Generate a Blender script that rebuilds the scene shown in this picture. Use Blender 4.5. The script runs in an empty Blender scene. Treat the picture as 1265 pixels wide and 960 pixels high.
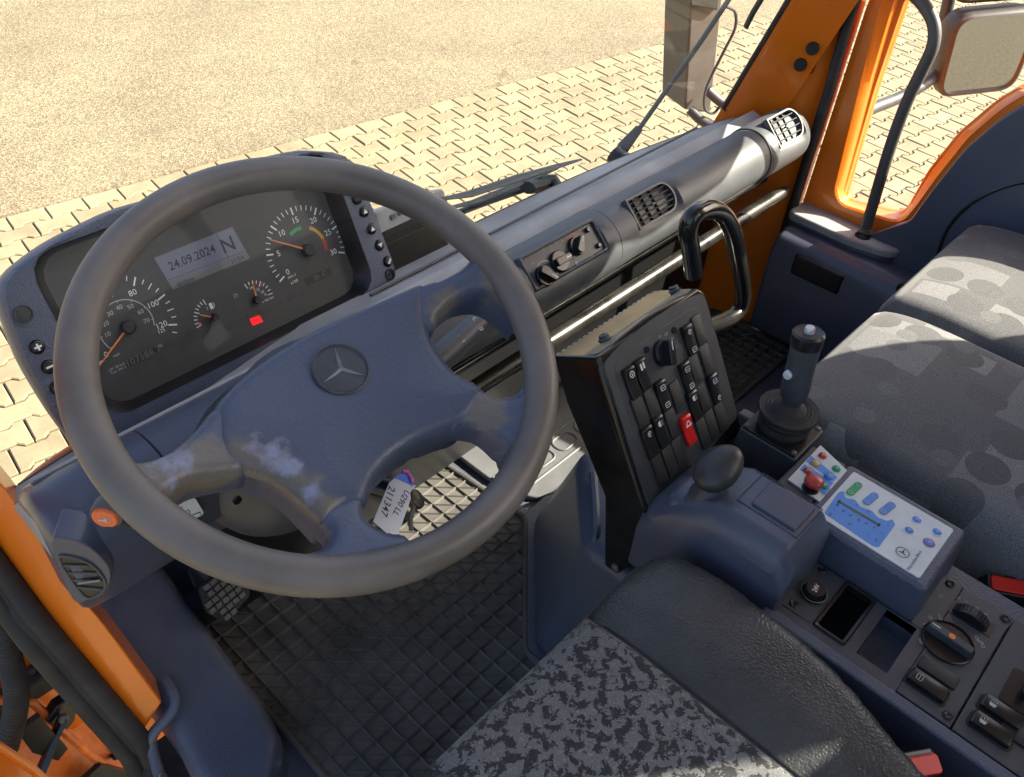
import bpy, bmesh, math, random
from mathutils.geometry import tessellate_polygon
from mathutils import Vector as V, Matrix
random.seed(7)
scene = bpy.context.scene
R = math.radians

# ------------------------------------------------------------------ camera
CZ = 1.25                                   # camera height above the cab floor (z = 0)
VX, VY = (1267.5, -840.0), (-1597.5, -1070.0)   # vanishing points of the cab's x and y axes, from the photo centre
FOC = math.sqrt(-(VX[0]*VY[0] + VX[1]*VY[1]))
EX = V((*VX, FOC)).normalized(); EY = V((*VY, FOC)).normalized(); EZ = EX.cross(EY)
def c2w(c): return V((EX.dot(c), EY.dot(c), EZ.dot(c)))
CAM = V((0, 0, CZ))
cd = bpy.data.cameras.new('camera'); cam = bpy.data.objects.new('camera', cd); scene.collection.objects.link(cam)
r_, u_, f_ = c2w(V((1, 0, 0))), c2w(V((0, -1, 0))), c2w(V((0, 0, 1)))
cam.matrix_world = Matrix(((r_.x, u_.x, -f_.x, CAM.x), (r_.y, u_.y, -f_.y, CAM.y), (r_.z, u_.z, -f_.z, CAM.z), (0, 0, 0, 1)))
cd.sensor_width = 36; cd.lens = FOC/1265*36; cd.clip_start = .02; cd.clip_end = 500
scene.camera = cam

# ------------------------------------------------------------------ sky, sun, exposure
SUN_AZ, SUN_EL = V((.80, -.60, 0)).normalized(), R(38)
world = bpy.data.worlds.new('World'); scene.world = world; world.use_nodes = True
wn = world.node_tree.nodes; wl = world.node_tree.links
sky = wn.new('ShaderNodeTexSky'); sky.sky_type = 'NISHITA'; sky.sun_disc = False
sky.dust_density = 4.0; sky.ozone_density = .6; sky.sun_elevation = SUN_EL; sky.sun_rotation = math.atan2(SUN_AZ.x, SUN_AZ.y)
wl.new(sky.outputs[0], wn['Background'].inputs[0]); wn['Background'].inputs[1].default_value = .10
sl = bpy.data.lights.new('sun', 'SUN'); sl.energy = 5; sl.angle = R(.5); sl.color = (1, .91, .74)
so = bpy.data.objects.new('sun', sl); scene.collection.objects.link(so)
sdir = SUN_AZ*math.cos(SUN_EL) + V((0, 0, math.sin(SUN_EL)))
so.rotation_euler = sdir.to_track_quat('Z', 'Y').to_euler(); so.location = (3, -3, 6)
scene.view_settings.view_transform = 'Standard'; scene.view_settings.look = 'None'
scene.view_settings.exposure = 1.8; scene.view_settings.gamma = 1
scene.cycles.max_bounces = 7; scene.cycles.diffuse_bounces = 4; scene.cycles.glossy_bounces = 3; scene.cycles.transparent_max_bounces = 8

# ------------------------------------------------------------------ helpers
def P(px, py, x=None, y=None, z=None, pl=None):
    d = c2w(V((px-632.5, py-480, FOC)))
    if x is not None: t = x/d.x
    elif y is not None: t = y/d.y
    elif z is not None: t = (z-CZ)/d.z
    else: t = (pl[0]-CAM).dot(pl[1])/d.dot(pl[1])
    return CAM + d*t
class Fr:
    def __init__(s, o, u, v): s.o, s.u = V(o), V(u).normalized(); v = V(v); s.n = s.u.cross(v).normalized(); s.v = s.n.cross(s.u)
    def __call__(s, a, b, c=0): return s.o + s.u*a + s.v*b + s.n*c
    def px(s, x, y, c=0): p = P(x, y, pl=(s.o+s.n*c, s.n)) - s.o; return (p.dot(s.u), p.dot(s.v))
    def mat(s, a=0, b=0, c=0, rot=0):
        u = s.u*math.cos(rot)+s.v*math.sin(rot); v = s.n.cross(u); o = s(a, b, c)
        return Matrix(((u.x, v.x, s.n.x, o.x), (u.y, v.y, s.n.y, o.y), (u.z, v.z, s.n.z, o.z), (0, 0, 0, 1)))
WORLD = Fr((0, 0, 0), (1, 0, 0), (0, 1, 0))
class G:
    def __init__(s): s.v, s.f = [], []
    def add(s, vs, fs): k = len(s.v); s.v += [V(p) for p in vs]; s.f += [[i+k for i in f] for f in fs]; return s
    def box(s, a0, a1, b0, b1, c0, c1, F=WORLD):
        return s.add([F(a, b, c) for c in (c0, c1) for b in (b0, b1) for a in (a0, a1)],
                     [(0, 2, 3, 1), (4, 5, 7, 6), (0, 1, 5, 4), (2, 6, 7, 3), (0, 4, 6, 2), (1, 3, 7, 5)])
    def prism(s, poly, c0, c1, F=WORLD, top=None):
        n = len(poly); t = top or poly
        return s.add([F(a, b, c0) for a, b in poly]+[F(a, b, c1) for a, b in t],
                     [list(range(n))[::-1], list(range(n, 2*n))]+[(i, (i+1) % n, n+(i+1) % n, n+i) for i in range(n)])
    def flat(s, poly, c=0, F=WORLD): return s.add([F(a, b, c) for a, b in poly], [list(range(len(poly)))])
    def loft(s, rings, caps=True, closed=True):
        n = len(rings[0]); vs = [p for r in rings for p in r]; fs = []
        for k in range(len(rings)-1):
            for i in range(n if closed else n-1): fs.append((k*n+i, k*n+(i+1) % n, (k+1)*n+(i+1) % n, (k+1)*n+i))
        if caps and closed: fs += [list(range(n))[::-1], list(range((len(rings)-1)*n, len(rings)*n))]
        return s.add(vs, fs)
    def tube(s, pts, r, seg=14, caps=True, flat=1.0, up=None):
        pts = [V(p) for p in pts]; rings = []; prev = None
        for i, p in enumerate(pts):
            t = (pts[min(i+1, len(pts)-1)]-pts[max(i-1, 0)]).normalized()
            if prev is None:
                a = V(up) if up else (V((0, 0, 1)) if abs(t.z) < .9 else V((1, 0, 0)))
                prev = (a - t*a.dot(t)).normalized()
            else: prev = (prev - t*prev.dot(t)).normalized()
            b = t.cross(prev); rr = r[i] if isinstance(r, (list, tuple)) else r
            rings.append([p+prev*math.cos(2*math.pi*k/seg)*rr*flat+b*math.sin(2*math.pi*k/seg)*rr for k in range(seg)])
        return s.loft(rings, caps)
    def lathe(s, prof, F, seg=28, sx=1, sy=1):
        rings = [[F(r*math.cos(2*math.pi*k/seg)*sx, r*math.sin(2*math.pi*k/seg)*sy, c) for k in range(seg)] for r, c in prof]
        return s.loft(rings)
    def ring(s, r0, r1, F, a0=0, a1=360, c=0, seg=40, h=0, cx=0, cy=0):
        pr = []
        for k in range(seg+1):
            t = R(a0+(a1-a0)*k/seg); pr.append((math.cos(t), math.sin(t)))
        vs = [F(cx+r0*x, cy+r0*y, c) for x, y in pr]+[F(cx+r1*x, cy+r1*y, c) for x, y in pr]; n = seg+1
        return s.add(vs, [(i, n+i, n+i+1, i+1) for i in range(seg)])
def smooth_path(pts, n=6, closed=False):
    pts = [V(p) for p in pts]; N = len(pts); out = []
    for i in range(N if closed else N-1):
        g = lambda k: pts[k % N] if closed else pts[max(0, min(N-1, k))]
        p0, p1, p2, p3 = g(i-1), g(i), g(i+1), g(i+2)
        for k in range(n):
            t = k/n; out.append(.5*((2*p1)+(p2-p0)*t+(2*p0-5*p1+4*p2-p3)*t*t+(3*p1-p0-3*p2+p3)*t**3))
    if not closed: out.append(pts[-1])
    return out
def smooth2(pts, n=6, closed=True): return [(p.x, p.y) for p in smooth_path([(a, b, 0) for a, b in pts], n, closed)]
def rrect(a0, a1, b0, b1, r, n=5):
    o = []
    for cx, cy, s in ((a1-r, b1-r, 0), (a0+r, b1-r, 90), (a0+r, b0+r, 180), (a1-r, b0+r, 270)):
        for k in range(n+1): t = R(s+90*k/n); o.append((cx+r*math.cos(t), cy+r*math.sin(t)))
    return o
def rpoly(pts, r, n=4):
    """polygon with rounded corners"""
    o = []; N = len(pts)
    for i in range(N):
        p = V((*pts[i], 0)); a = V((*pts[i-1], 0)); b = V((*pts[(i+1) % N], 0))
        rr = r[i] if isinstance(r, (list, tuple)) else r
        da = (a-p); db = (b-p); ra = min(rr, da.length*.48); rb = min(rr, db.length*.48)
        s = p+da.normalized()*ra; e = p+db.normalized()*rb
        for k in range(n+1):
            t = k/n; q = s*(1-t)**2+p*2*t*(1-t)+e*t*t; o.append((q.x, q.y))
    return o
COL = scene.collection
ORG = {}
def link(name, data, parent, origin):
    o = bpy.data.objects.new(name, data); COL.objects.link(o); ORG[o.name] = V(origin)
    if parent: o.parent = parent
    else: o.location = origin
    return o
def thing(name, label, cat, loc, group=None):
    o = link(name, None, None, loc); o.empty_display_size = .05
    o['label'] = label; o['category'] = cat
    if group: o['group'] = group
    return o
def mesh_of(g, name, mat, smooth=40, origin=(0, 0, 0)):
    me = bpy.data.meshes.new(name); o = V(origin)
    me.from_pydata([v-o for v in g.v], [], g.f); me.update()
    if mat: me.materials.append(mat)
    if smooth:
        me.shade_smooth(); me.set_sharp_from_angle(angle=R(smooth))
    return me
def fix_normals(me):
    bm = bmesh.new(); bm.from_mesh(me); bmesh.ops.recalc_face_normals(bm, faces=bm.faces); bm.to_mesh(me); bm.free()
def part(name, g, mat, parent=None, bev=0, seg=2, smooth=40, label=None, cat=None, group=None, kind=None, norm=True, sub=0, origin=None):
    if parent: org = ORG[parent.name]
    elif origin: org = V(origin)
    else:
        xs = [p.x for p in g.v]; ys = [p.y for p in g.v]; zs = [p.z for p in g.v]
        org = V(((min(xs)+max(xs))/2, (min(ys)+max(ys))/2, min(zs)))
    me = mesh_of(g, name, mat, 0, org)
    if norm: fix_normals(me)
    if smooth: me.shade_smooth(); me.set_sharp_from_angle(angle=R(smooth))
    o = link(name, me, parent, org)
    if bev:
        m = o.modifiers.new('bevel', 'BEVEL'); m.width = bev; m.segments = seg; m.limit_method = 'ANGLE'; m.angle_limit = R(35); m.harden_normals = True
        me.shade_smooth()
    if sub:
        m = o.modifiers.new('sub', 'SUBSURF'); m.levels = m.render_levels = sub
    if label: o['label'] = label
    if cat: o['category'] = cat
    if group: o['group'] = group
    if kind: o['kind'] = kind
    return o
def inst(name, me, parent, mw):
    """an object that shares mesh data, placed by its world matrix under a parent whose origin is known"""
    org = ORG[parent.name]; o = bpy.data.objects.new(name, me); COL.objects.link(o); o.parent = parent
    o.matrix_local = Matrix.Translation(-org) @ mw; ORG[o.name] = org; return o
def local(g, name, mat, smooth=40, bev=0, seg=2):
    me = mesh_of(g, name, mat, 0); bm = bmesh.new(); bm.from_mesh(me); bmesh.ops.recalc_face_normals(bm, faces=bm.faces)
    if bev:
        es = [e for e in bm.edges if len(e.link_faces) == 2 and e.calc_face_angle(0) > R(35)]
        bmesh.ops.bevel(bm, geom=es, offset=bev, segments=seg, affect='EDGES', profile=.5, clamp_overlap=True)
    bm.to_mesh(me); bm.free()
    if smooth: me.shade_smooth(); me.set_sharp_from_angle(angle=R(smooth))
    return me
FONT = {}
def text_g(F, s, size, a, b, c=.0008, rot=0, align='CENTER', g=None, bold=0, sx=1.0):
    """flat lettering laid on a frame"""
    cu = bpy.data.curves.new('t', 'FONT'); cu.body = s; cu.size = size; cu.align_x = align; cu.align_y = 'CENTER'; cu.resolution_u = 2; cu.offset = bold
    ob = bpy.data.objects.new('t', cu); COL.objects.link(ob)
    me = ob.to_mesh(); g = g or G(); ca, sa = math.cos(rot), math.sin(rot)
    g.add([F(a+(v.co.x*ca*sx-v.co.y*sa), b+(v.co.x*sa*sx+v.co.y*ca), c) for v in me.vertices], [list(p.vertices) for p in me.polygons])
    ob.to_mesh_clear(); bpy.data.objects.remove(ob); bpy.data.curves.remove(cu)
    return g
def pillow(out, top, er, zb, cell, F=WORLD, dome=0, domer=.05):
    """a cushion: outline in a frame, top(a, b) height, edges rounded by er, skirt down to height zb"""
    xs = [p[0] for p in out]; ys = [p[1] for p in out]; N = len(out)
    segs = [(out[i], out[(i+1) % N]) for i in range(N)]
    def near(x, y):
        best = 1e9; bp = None; ins = False
        for (x0, y0), (x1, y1) in segs:
            dx, dy = x1-x0, y1-y0; L = dx*dx+dy*dy
            t = 0 if L == 0 else max(0, min(1, ((x-x0)*dx+(y-y0)*dy)/L)); qx, qy = x0+t*dx, y0+t*dy
            d = (x-qx)**2+(y-qy)**2
            if d < best: best = d; bp = (qx, qy)
            if (y0 > y) != (y1 > y) and x < (x1-x0)*(y-y0)/(y1-y0)+x0: ins = not ins
        return (math.sqrt(best) if ins else -math.sqrt(best)), bp
    nx = int((max(xs)-min(xs))/cell)+3; ny = int((max(ys)-min(ys))/cell)+3
    x0, y0 = min(xs)-cell, min(ys)-cell; grid = {}; g = G()
    D = [[near(x0+i*cell, y0+j*cell) for j in range(ny)] for i in range(nx)]
    idx = {}
    def vid(i, j):
        if (i, j) in idx: return idx[(i, j)]
        d, bp = D[i][j]; x, y = x0+i*cell, y0+j*cell
        if d < cell*.35: x, y = bp; d = 0
        e = max(0, 1-d/er); z = top(x, y)-er*(1-math.sqrt(max(0, 1-e*e)))
        if dome: z += dome*(1-math.exp(-d/domer))
        g.v.append(F(x, y, z)); idx[(i, j)] = len(g.v)-1; return idx[(i, j)]
    cnt = {}
    for i in range(nx-1):
        for j in range(ny-1):
            cs = [(i, j), (i+1, j), (i+1, j+1), (i, j+1)]
            ok = [c for c in cs if D[c[0]][c[1]][0] > -cell*.55]
            if len(ok) >= 3 and max(D[c[0]][c[1]][0] for c in ok) > 0: g.f.append([vid(*c) for c in ok])
    for f in g.f:
        for k in range(len(f)): e = (f[k], f[(k+1) % len(f)]); cnt[e] = 1
    bd = [e for e in cnt if (e[1], e[0]) not in cnt]; low = {}
    inv = {v: k for k, v in idx.items()}
    def lo(v):
        if v not in low:
            i, j = inv[v]; d, bp = D[i][j]; x, y = (bp if d < cell*.35 else (x0+i*cell, y0+j*cell))
            g.v.append(F(x, y, zb if not callable(zb) else zb(x, y))); low[v] = len(g.v)-1
        return low[v]
    for a, b in bd: g.f.append([b, a, lo(a), lo(b)])
    return g
def holed(F, a0, a1, b0, b1, holes, c0, c1):
    """a rectangular plate with rectangular holes, thickness c0..c1"""
    g = G(); A = sorted({a0, a1, *[h[0] for h in holes], *[h[1] for h in holes]}); B = sorted({b0, b1, *[h[2] for h in holes], *[h[3] for h in holes]})
    for i in range(len(A)-1):
        for j in range(len(B)-1):
            ca, cb = (A[i]+A[i+1])/2, (B[j]+B[j+1])/2
            if any(h[0] < ca < h[1] and h[2] < cb < h[3] for h in holes): continue
            g.add([F(A[i], B[j], c1), F(A[i+1], B[j], c1), F(A[i+1], B[j+1], c1), F(A[i], B[j+1], c1)], [(0, 1, 2, 3)])
    def wall(x0, x1, y0, y1):
        q = [(x0, y0), (x1, y0), (x1, y1), (x0, y1)]
        for k in range(4): a, b = q[k], q[(k+1) % 4]; g.add([F(*a, c0), F(*b, c0), F(*b, c1), F(*a, c1)], [(0, 1, 2, 3)])
    wall(a0, a1, b0, b1)
    for h in holes: wall(*h)
    return g

# ------------------------------------------------------------------ materials
def mat(name, col, rough=.5, metal=0, spec=.5, var=0, vs=30, col2=None, bump=None, coat=0, rv=0, sheen=0, emit=0):
    m = bpy.data.materials.new(name); m.use_nodes = True; nt = m.node_tree; n = nt.nodes; b = n['Principled BSDF']; L = nt.links.new
    b.inputs['Base Color'].default_value = (*col, 1); b.inputs['Roughness'].default_value = rough; b.inputs['Metallic'].default_value = metal
    b.inputs['Specular IOR Level'].default_value = spec; b.inputs['Coat Weight'].default_value = coat; b.inputs['Coat Roughness'].default_value = .1
    if sheen: b.inputs['Sheen Weight'].default_value = sheen; b.inputs['Sheen Roughness'].default_value = .5
    if emit: b.inputs['Emission Color'].default_value = (*col, 1); b.inputs['Emission Strength'].default_value = emit
    tc = n.new('ShaderNodeTexCoord')
    if var or rv:
        t = n.new('ShaderNodeTexNoise'); t.inputs['Scale'].default_value = vs; t.inputs['Detail'].default_value = 6; t.inputs['Roughness'].default_value = .62; L(tc.outputs['Object'], t.inputs['Vector'])
        if var:
            c2 = col2 or tuple(min(1, c*(1+var)+.01*var) for c in col); c1 = tuple(c*(1-var*.6) for c in col) if not col2 else col
            rp = n.new('ShaderNodeValToRGB'); rp.color_ramp.elements[0].position = .34; rp.color_ramp.elements[1].position = .68
            rp.color_ramp.elements[0].color = (*c1, 1); rp.color_ramp.elements[1].color = (*c2, 1); L(t.outputs[0], rp.inputs[0]); L(rp.outputs[0], b.inputs['Base Color'])
        if rv:
            mr = n.new('ShaderNodeMapRange'); mr.inputs[1].default_value = .3; mr.inputs[2].default_value = .7; mr.inputs[3].default_value = max(.02, rough-rv); mr.inputs[4].default_value = min(1, rough+rv)
            L(t.outputs[0], mr.inputs[0]); L(mr.outputs[0], b.inputs['Roughness'])
    if bump:
        kind, sc, st = bump
        if kind == 'cells':
            t = n.new('ShaderNodeTexVoronoi'); t.inputs['Scale'].default_value = sc; t.feature = 'SMOOTH_F1'; h = t.outputs['Distance']
        else:
            t = n.new('ShaderNodeTexNoise'); t.inputs['Scale'].default_value = sc; t.inputs['Detail'].default_value = 3; h = t.outputs[0]
        L(tc.outputs['Object'], t.inputs['Vector'])
        bp = n.new('ShaderNodeBump'); bp.inputs['Strength'].default_value = st; bp.inputs['Distance'].default_value = .001; L(h, bp.inputs['Height']); L(bp.outputs[0], b.inputs['Normal'])
    return m
def glass_mat(name, tint=(.97, .98, .97), ior=.010):
    m = bpy.data.materials.new(name); m.use_nodes = True; n = m.node_tree.nodes; L = m.node_tree.links.new; n.remove(n['Principled BSDF'])
    t = n.new('ShaderNodeBsdfTransparent'); t.inputs[0].default_value = (*tint, 1); g = n.new('ShaderNodeBsdfGlossy'); g.inputs['Roughness'].default_value = .02
    lw = n.new('ShaderNodeLayerWeight'); lw.inputs[0].default_value = .5; pw = n.new('ShaderNodeMath'); pw.operation = 'POWER'; pw.inputs[1].default_value = 4; L(lw.outputs['Facing'], pw.inputs[0])
    fr = n.new('ShaderNodeMath'); fr.operation = 'MULTIPLY_ADD'; fr.inputs[1].default_value = .3; fr.inputs[2].default_value = ior; L(pw.outputs[0], fr.inputs[0]); mx = n.new('ShaderNodeMixShader')
    L(fr.outputs[0], mx.inputs[0]); L(t.outputs[0], mx.inputs[1]); L(g.outputs[0], mx.inputs[2]); L(mx.outputs[0], n['Material Output'].inputs[0]); return m
m_blue = mat('blue grey moulded plastic', (0.0780, 0.0920, 0.1350), .42, var=.10, vs=14, bump=('cells', 430, .6), rv=.02)
m_blue2 = mat('smooth blue grey plastic', (0.0720, 0.0840, 0.1250), .30, var=.08, vs=10, bump=('cells', 600, .22))
m_grey = mat('grey dash plastic', (.078, .084, .093), .5, var=.25, vs=12, bump=('cells', 800, .22), rv=.08)
m_pale = mat('pale grey shelf plastic', (0.3000, 0.3000, 0.3000), .55, var=.25, vs=9, bump=('cells', 900, .15))
m_char = mat('charcoal plastic', (.052, .057, .068), .45, var=.25, vs=25, bump=('noise', 700, .12), rv=.02)
m_black = mat('black plastic', (.014, .014, .015), .30)
m_gloss = mat('gloss black paint', (.010, .010, .009), .16, var=.5, vs=18, rv=.08, coat=.3)
m_rubber = mat('black rubber', (0.0215, 0.0205, 0.0195), .72, var=.5, vs=22, bump=('noise', 300, .2))
m_mat = mat('floor mat rubber', (0.0878, 0.0838, 0.0780), .6, var=.5, vs=8, bump=('noise', 260, .15), rv=.12)
m_leath = mat('black leather', (0.0425, 0.0438, 0.0450), .33, var=.25, vs=18, bump=('cells', 400, .9), rv=.05)
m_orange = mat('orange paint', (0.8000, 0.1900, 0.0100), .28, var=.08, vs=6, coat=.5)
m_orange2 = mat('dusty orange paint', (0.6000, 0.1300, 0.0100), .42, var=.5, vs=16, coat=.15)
m_steel = mat('worn black tube', (.016, .015, .013), .30, metal=.0, var=.5, vs=20, rv=.12)
m_chrome = mat('polished metal', (.75, .75, .74), .12, metal=1)
m_mirror = mat('mirror glass', (.82, .84, .82), .015, metal=1)
m_white = mat('white print', (.78, .78, .76), .6)
m_offw = mat('dim white print', (.45, .46, .46), .6)
m_needle = mat('orange needle', (.85, .25, .05), .5)
m_needle2 = mat('needle hub', (.020, .020, .021), .4)
m_dial = mat('dial face', (0.0624, 0.0611, 0.0598), .6)
m_lcd = mat('display film', (0.155, 0.165, 0.230), .35, var=.12, vs=9)
m_lcd2 = mat('grey display film', (0.1485, 0.1485, 0.1540), .4)
m_lcdt = mat('display digits', (.03, .03, .045), .6)
m_lcdd = mat('dark counter window', (.026, .026, .022), .3)
m_counter = mat('counter digits', (.16, .155, .13), .6)
m_red = mat('red plastic', (.72, .016, .012), .32)
m_redlamp = mat('lit red lamp', (1, .006, .012), .4, emit=.28)
m_redk = mat('worn red knob', (.42, .045, .03), .3, var=.3, vs=60)
m_green = mat('green button', (.03, .33, .13), .4)
m_yellow = mat('yellow button', (.62, .40, .10), .4)
m_blueb = mat('blue button', (.08, .24, .62), .4, var=.15, vs=60)
m_bluep = mat('blue print', (.09, .27, .68), .45)
m_foil = mat('pale foil panel', (.62, .66, .67), .42, var=.1, vs=30)
m_ograph = mat('horn button orange', (.80, .17, .05), .4)
m_greenp = mat('green print', (.05, .45, .12), .5)
m_yelp = mat('amber print', (.75, .42, .03), .5)
m_redp = mat('red print', (.60, .05, .03), .5)
m_paper = mat('paper tag', (.70, .72, .80), .6)
m_btape = mat('blue tag strip', (.02, .16, .75), .4)
m_pink = mat('pink tag ring', (.70, .12, .45), .4)
m_ink = mat('pen ink', (.03, .03, .06), .6)
m_screen = mat('dark monitor screen', (.012, .012, .010), .22)
m_silver = mat('silver grey plastic', (.30, .31, .31), .42, var=.1, vs=20)
m_bracket = mat('dull grey painted steel', (.105, .10, .09), .55, var=.15, vs=14, rv=.1)
m_wiper = mat('wiper black green', (.028, .036, .033), .5, var=.4, vs=20)
m_clip = mat('edge trim links', (.55, .54, .50), .4)
m_headl = mat('cab roof lining', (.42, .42, .40), .9, var=.08, vs=20)
m_pole = mat('grey black coated tube', (.075, .076, .076), .45, var=.15, vs=20)
m_glass = glass_mat('window glass')
m_body = mat('cab inner metal', (.10, .10, .105), .6)

def rim_mat():
    m = mat('worn rim leather', (0.1365, 0.1209, 0.1079), .42, var=.3, vs=9, bump=('noise', 220, .12), rv=.07); return m
m_rim = rim_mat()
def worn_mat(name, spots, base, worn, shine):
    """hub leather: base colour, worn brown where hands rub (spots), pale scuffed patches inside"""
    m = bpy.data.materials.new(name); m.use_nodes = True; nt = m.node_tree; n = nt.nodes; b = n['Principled BSDF']; L = nt.links.new
    tc = n.new('ShaderNodeTexCoord'); ns = n.new('ShaderNodeTexNoise'); ns.inputs['Scale'].default_value = 70; ns.inputs['Detail'].default_value = 5; L(tc.outputs['Object'], ns.inputs['Vector'])
    def spot(cc, r, amp):
        d = n.new('ShaderNodeVectorMath'); d.operation = 'DISTANCE'; L(tc.outputs['Object'], d.inputs[0]); d.inputs[1].default_value = cc
        a = n.new('ShaderNodeMath'); a.operation = 'MULTIPLY_ADD'; L(ns.outputs[0], a.inputs[0]); a.inputs[1].default_value = amp; L(d.outputs['Value'], a.inputs[2])
        mr = n.new('ShaderNodeMapRange'); mr.inputs[1].default_value = r+amp*.5-.004; mr.inputs[2].default_value = r+amp*.5+.006; mr.inputs[3].default_value = 1; mr.inputs[4].default_value = 0; L(a.outputs[0], mr.inputs[0]); return mr.outputs[0]
    cur = None
    def mix(fac, c):
        nonlocal cur
        x = n.new('ShaderNodeMix'); x.data_type = 'RGBA'; L(fac, x.inputs[0])
        if cur is None: x.inputs[6].default_value = (*base, 1)
        else: L(cur, x.inputs[6])
        x.inputs[7].default_value = (*c, 1); cur = x.outputs[2]
    for cc, r in spots: mix(spot(cc, r, .03), worn)
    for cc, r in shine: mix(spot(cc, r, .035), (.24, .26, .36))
    if cur: L(cur, b.inputs['Base Color'])
    b.inputs['Roughness'].default_value = .38
    t = n.new('ShaderNodeTexVoronoi'); t.feature = 'SMOOTH_F1'; t.inputs['Scale'].default_value = 260; L(tc.outputs['Object'], t.inputs['Vector'])
    bp = n.new('ShaderNodeBump'); bp.inputs['Strength'].default_value = .4; bp.inputs['Distance'].default_value = .001; L(t.outputs['Distance'], bp.inputs['Height']); L(bp.outputs[0], b.inputs['Normal'])
    return m
def fabric_driver():
    m = bpy.data.materials.new('grey and black speckled seat fabric'); m.use_nodes = True; nt = m.node_tree; n = nt.nodes; b = n['Principled BSDF']; L = nt.links.new
    tc = n.new('ShaderNodeTexCoord')
    a = n.new('ShaderNodeTexNoise'); a.inputs['Scale'].default_value = 85; a.inputs['Detail'].default_value = 6; a.inputs['Roughness'].default_value = .68; a.inputs['Distortion'].default_value = .35; L(tc.outputs['Object'], a.inputs['Vector'])
    r1 = n.new('ShaderNodeValToRGB'); r1.color_ramp.interpolation = 'CONSTANT'; r1.color_ramp.elements[0].color = (.135, .136, .140, 1); r1.color_ramp.elements[1].position = .515; r1.color_ramp.elements[1].color = (.030, .030, .032, 1); L(a.outputs[0], r1.inputs[0])
    c = n.new('ShaderNodeTexNoise'); c.inputs['Scale'].default_value = 300; c.inputs['Detail'].default_value = 2; c.inputs['Distortion'].default_value = 2; L(tc.outputs['Object'], c.inputs['Vector'])
    r2 = n.new('ShaderNodeValToRGB'); r2.color_ramp.elements[0].position = .55; r2.color_ramp.elements[0].color = (1, 1, 1, 1); r2.color_ramp.elements[1].position = .72; r2.color_ramp.elements[1].color = (2.0, 2.0, 2.0, 1); L(c.outputs[0], r2.inputs[0])
    x = n.new('ShaderNodeMix'); x.data_type = 'RGBA'; x.blend_type = 'MULTIPLY'; x.inputs[0].default_value = 1; L(r1.outputs[0], x.inputs[6]); L(r2.outputs[0], x.inputs[7]); L(x.outputs[2], b.inputs['Base Color'])
    b.inputs['Roughness'].default_value = .85; b.inputs['Specular IOR Level'].default_value = .25; b.inputs['Sheen Weight'].default_value = .15
    bp = n.new('ShaderNodeBump'); bp.inputs['Strength'].default_value = .5; bp.inputs['Distance'].default_value = .001; w = n.new('ShaderNodeTexNoise'); w.inputs['Scale'].default_value = 900; L(tc.outputs['Object'], w.inputs['Vector']); L(w.outputs[0], bp.inputs['Height']); L(bp.outputs[0], b.inputs['Normal'])
    return m
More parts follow.
